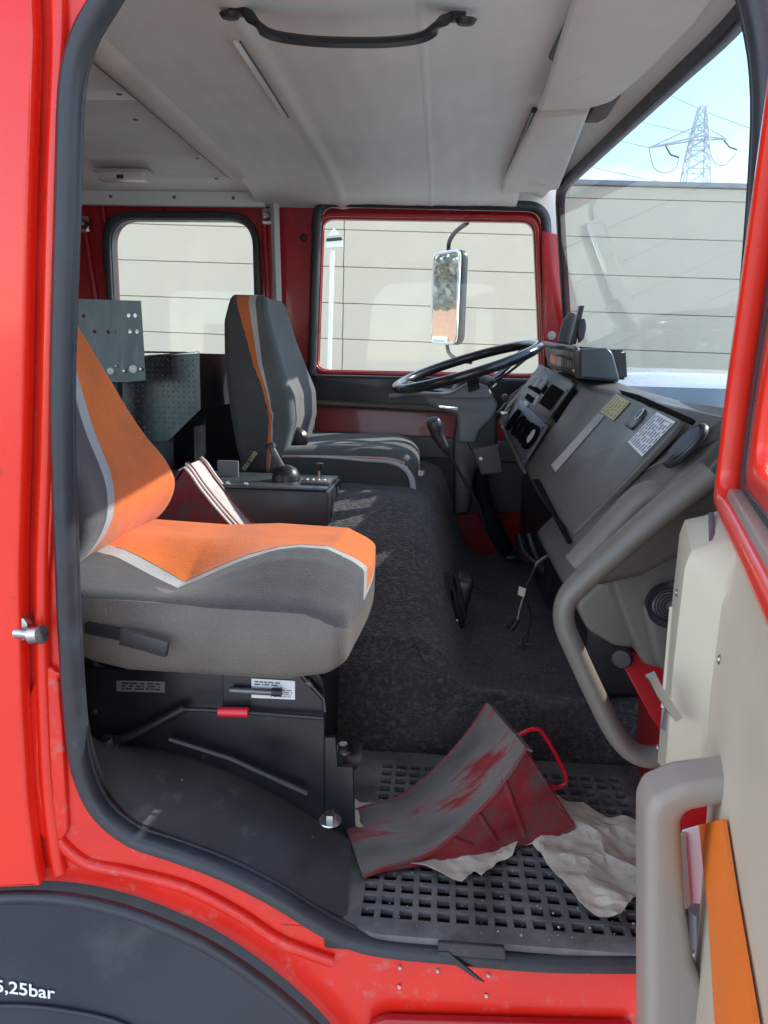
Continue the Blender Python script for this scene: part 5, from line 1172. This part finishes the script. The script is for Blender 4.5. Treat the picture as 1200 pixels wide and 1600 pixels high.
# ---- open passenger door, hinged at the front pillar and swung about 75 degrees
HX = Vector((.372, -.045, 0)); du = Vector((-.255, -.967, 0)).normalized()
DR = Fr(HX, du, (0, 0, 1))                                     # w = du x z
dw = DR.w if DR.w.x < 0 else -DR.w                             # inward normal (towards the seats)
sgn = 1 if DR.w.x < 0 else -1
def dP(u, z, w): return HX+du*u+Vector((0, 0, z))+dw*w
def dpx(x, y, w):                                              # sight line onto door plane at offset w
    o_ = HX+dw*w; d = ray(x, y); t = (o_-CP).dot(dw)/d.dot(dw); p = CP+d*t-o_; return (p.dot(du), p.z)
def doorplate(name, mat, par, pts, w, th, bev=.004, holes=(), r=0, **k):
    fr = DR.off(sgn*w); return plate(name, mat, par, fr, fillet(pts, r) if r else pts, holes, th=th, bev=bev, **k)
DL = .80; zt1 = 1.33; zb1 = -.12; zs = .665
def fp(m, zb, lean=1): return [(m, zb), (DL-m, zb), (DL-m, 1.34-m), (.135*lean+m, 1.34-m), (m+.004, .84)]
door = doorplate('passenger_door', RED, TR, fillet([(0, zb1), (DL, zb1), (DL, 1.35), (.13, 1.35), (0, .84)], .03), -.034, .025, .006, [fillet(fp(.10, .76), .03)], label='open passenger door with beige trim and red window frame')
doorplate('window_frame', RED, door, fillet(fp(0, .694), .025), .002, .030, .010, [fillet(fp(.032, .716), .03)])
doorplate('window_rubber', RUB, door, fillet(fp(.018, .70), .03), -.014, .012, .003, [fillet(fp(.078, .735), .03)])
doorplate('inner_frame', RED, door, fillet(fp(.072, .725), .03), -.020, .020, .008, [fillet(fp(.125, .76), .03)])
doorplate('window_pane', GL, door, fp(.11, .75), -.026, .004, 0)
doorplate('window_sill', BEIGED, door, [(.06, .700), (DL-.03, .700), (DL-.03, .726), (.06, .726)], -.004, .02, .004)
# beige trim with stepped relief
def tsec(u):
    t = min(1, max(0, (u-.185)/.03)); w = .050*(1-t)+.012*t; zc_ = .662*(1-t)+.632*t; zt_ = lut(u, [(0, .690), (.02, .698), (.8, .690)])
    zb_ = lut(u, [(0, .318), (.18, .40), (.21, .42), (.30, .42), (.36, .12), (.8, .08)]); r = .010
    return [dP(u, zt_-.004, -.010), dP(u, zt_, .0), dP(u, zt_-.004, .005), dP(u, zc_+r, w-.003), dP(u, zc_, w), dP(u, zc_-r, w+.002), dP(u, (zc_+zb_)/2, w+.003), dP(u, zb_+.006, w), dP(u, zb_, w-.008), dP(u, zb_, -.010)]
us = [0, .006, .02, .06, .10, .14, .175, .185, .19, .20, .21, .215, .24, .28, .32, .36, .42, .50, .60, .70, .76]; vs = []; fs = []
for u in us: vs += tsec(u)
for i in range(len(us)-1):
    for k in range(10): fs.append((i*10+k, i*10+(k+1) % 10, (i+1)*10+(k+1) % 10, (i+1)*10+k))
fs += [tuple(range(10)), tuple((len(us)-1)*10+k for k in range(10))]
bm = bmesh.new(); bm.from_mesh(mesh(vs, fs)); trim = link(from_bm(bm), 'door_trim', BEIGE, door, sm=40, label='beige moulded plastic trim of the open door')
sl0, sl1 = dP(.055, .683, .024), dP(.17, .678, .022)
sweep('pull_slot', BLK, trim, [dP(.045, .6885, .020), dP(.165, .6785, .026)], [(-.003, -.002), (.003, -.002), (.003, .004), (-.003, .004)], up=(0, 0, 1))
tube('slot_lip', BEIGE, trim, cr([dP(.10, .682, .016), dP(.14, .680, .015), dP(.178, .676, .020), dP(.176, .673, .030), dP(.15, .672, .036)], 4), .0035, 8)
for (u_, z_) in ((.03, .36), (.10, .60), (.26, .58), (.34, .30)):
    w_ = .053 if u_ < .19 else .015; lathe('trim_screw', STEEL, trim, [(0, .002), (.004, .0018), (.0055, 0)], dP(u_, z_, w_), dw, 10)
tube('trim_crease', BEIGE, trim, [dP(.03, .56, .054), dP(.08, .44, .054)], .003, 6)
hr = sweep('release_handle', CHROME, door, cr([at(1062, 1085, Y=-.20), at(1040, 1078, Y=-.19), at(1019, 1058, Y=-.18)], 4)[:0]+[at(1018, 1056, Y=-.24), at(1030, 1080, Y=-.24), at(1058, 1120, Y=-.24)], [(-.0055, -.008), (.0055, -.008), (.0045, .008), (-.0045, .008)], up=(0, -1, 0), label='chrome door release lever')
tube('release_link', M('bezel_grey', (.12, .12, .12), .4), trim, [at(1052, 1095, Y=-.17), dP(.14, .44, .05)], .008, 8)
# door pull bar, standing off the trim across the door
PYY = -.40; fpp = YP(PYY)
po = fillet(fpp.pxs([(1000, 1252), (1012, 1226), (1058, 1206), (1140, 1196), (1230, 1185), (1230, 1240), (1134, 1234), (1064, 1248), (1054, 1262), (1062, 1400), (1074, 1478), (1100, 1535), (1172, 1598), (1230, 1640), (1230, 1760), (1000, 1760)]), .006, 4)
plate('door_pull', BEIGED, door, fpp, po, th=.05, bev=.010, label='thick taupe plastic door pull at the bottom right')
# what shows behind the pull: recess, reflective strips and roller
bwv = .018; q4 = lambda pts: [dpx(x, y, bwv) for x, y in pts]
doorplate('orange_reflector', ORANGE, door, q4([(1094, 1290), (1132, 1280), (1150, 1400), (1190, 1640), (1120, 1600), (1108, 1420)]), bwv, .003, .0, label='bright orange reflective strip behind the door pull')
fw_ = YP(-.22)
plate('white_reflector', WHITEL, door, fw_, fw_.pxs([(1066, 1298), (1097, 1289), (1110, 1420), (1110, 1560), (1098, 1520), (1075, 1416)]), th=.003)
plate('grey_reflector', BEIGED, door, YP(-.225), fw_.pxs([(1054, 1302), (1068, 1298), (1077, 1416), (1070, 1420)]), th=.006)
plate('recess_wall', REDIN, door, YP(-.19), fw_.pxs([(1040, 1225), (1150, 1215), (1150, 1300), (1062, 1320), (1050, 1310)]), th=.006)
tube('latch_roller', M('grey_steel_roller', (.25, .27, .30), .3, metal=.7), door, [at(1092, 1422, Y=-.30), at(1094, 1520, Y=-.30)], .0105, 16)
tube('latch_roller_core', BLK, door, [at(1076, 1426, Y=-.29), at(1080, 1520, Y=-.29)], .006, 12)
# hinge between door and body
for z in (.1, .6): box('hinge', RED, door, (.40, -.03, z-.03), (.44, .02, z+.03), .006)
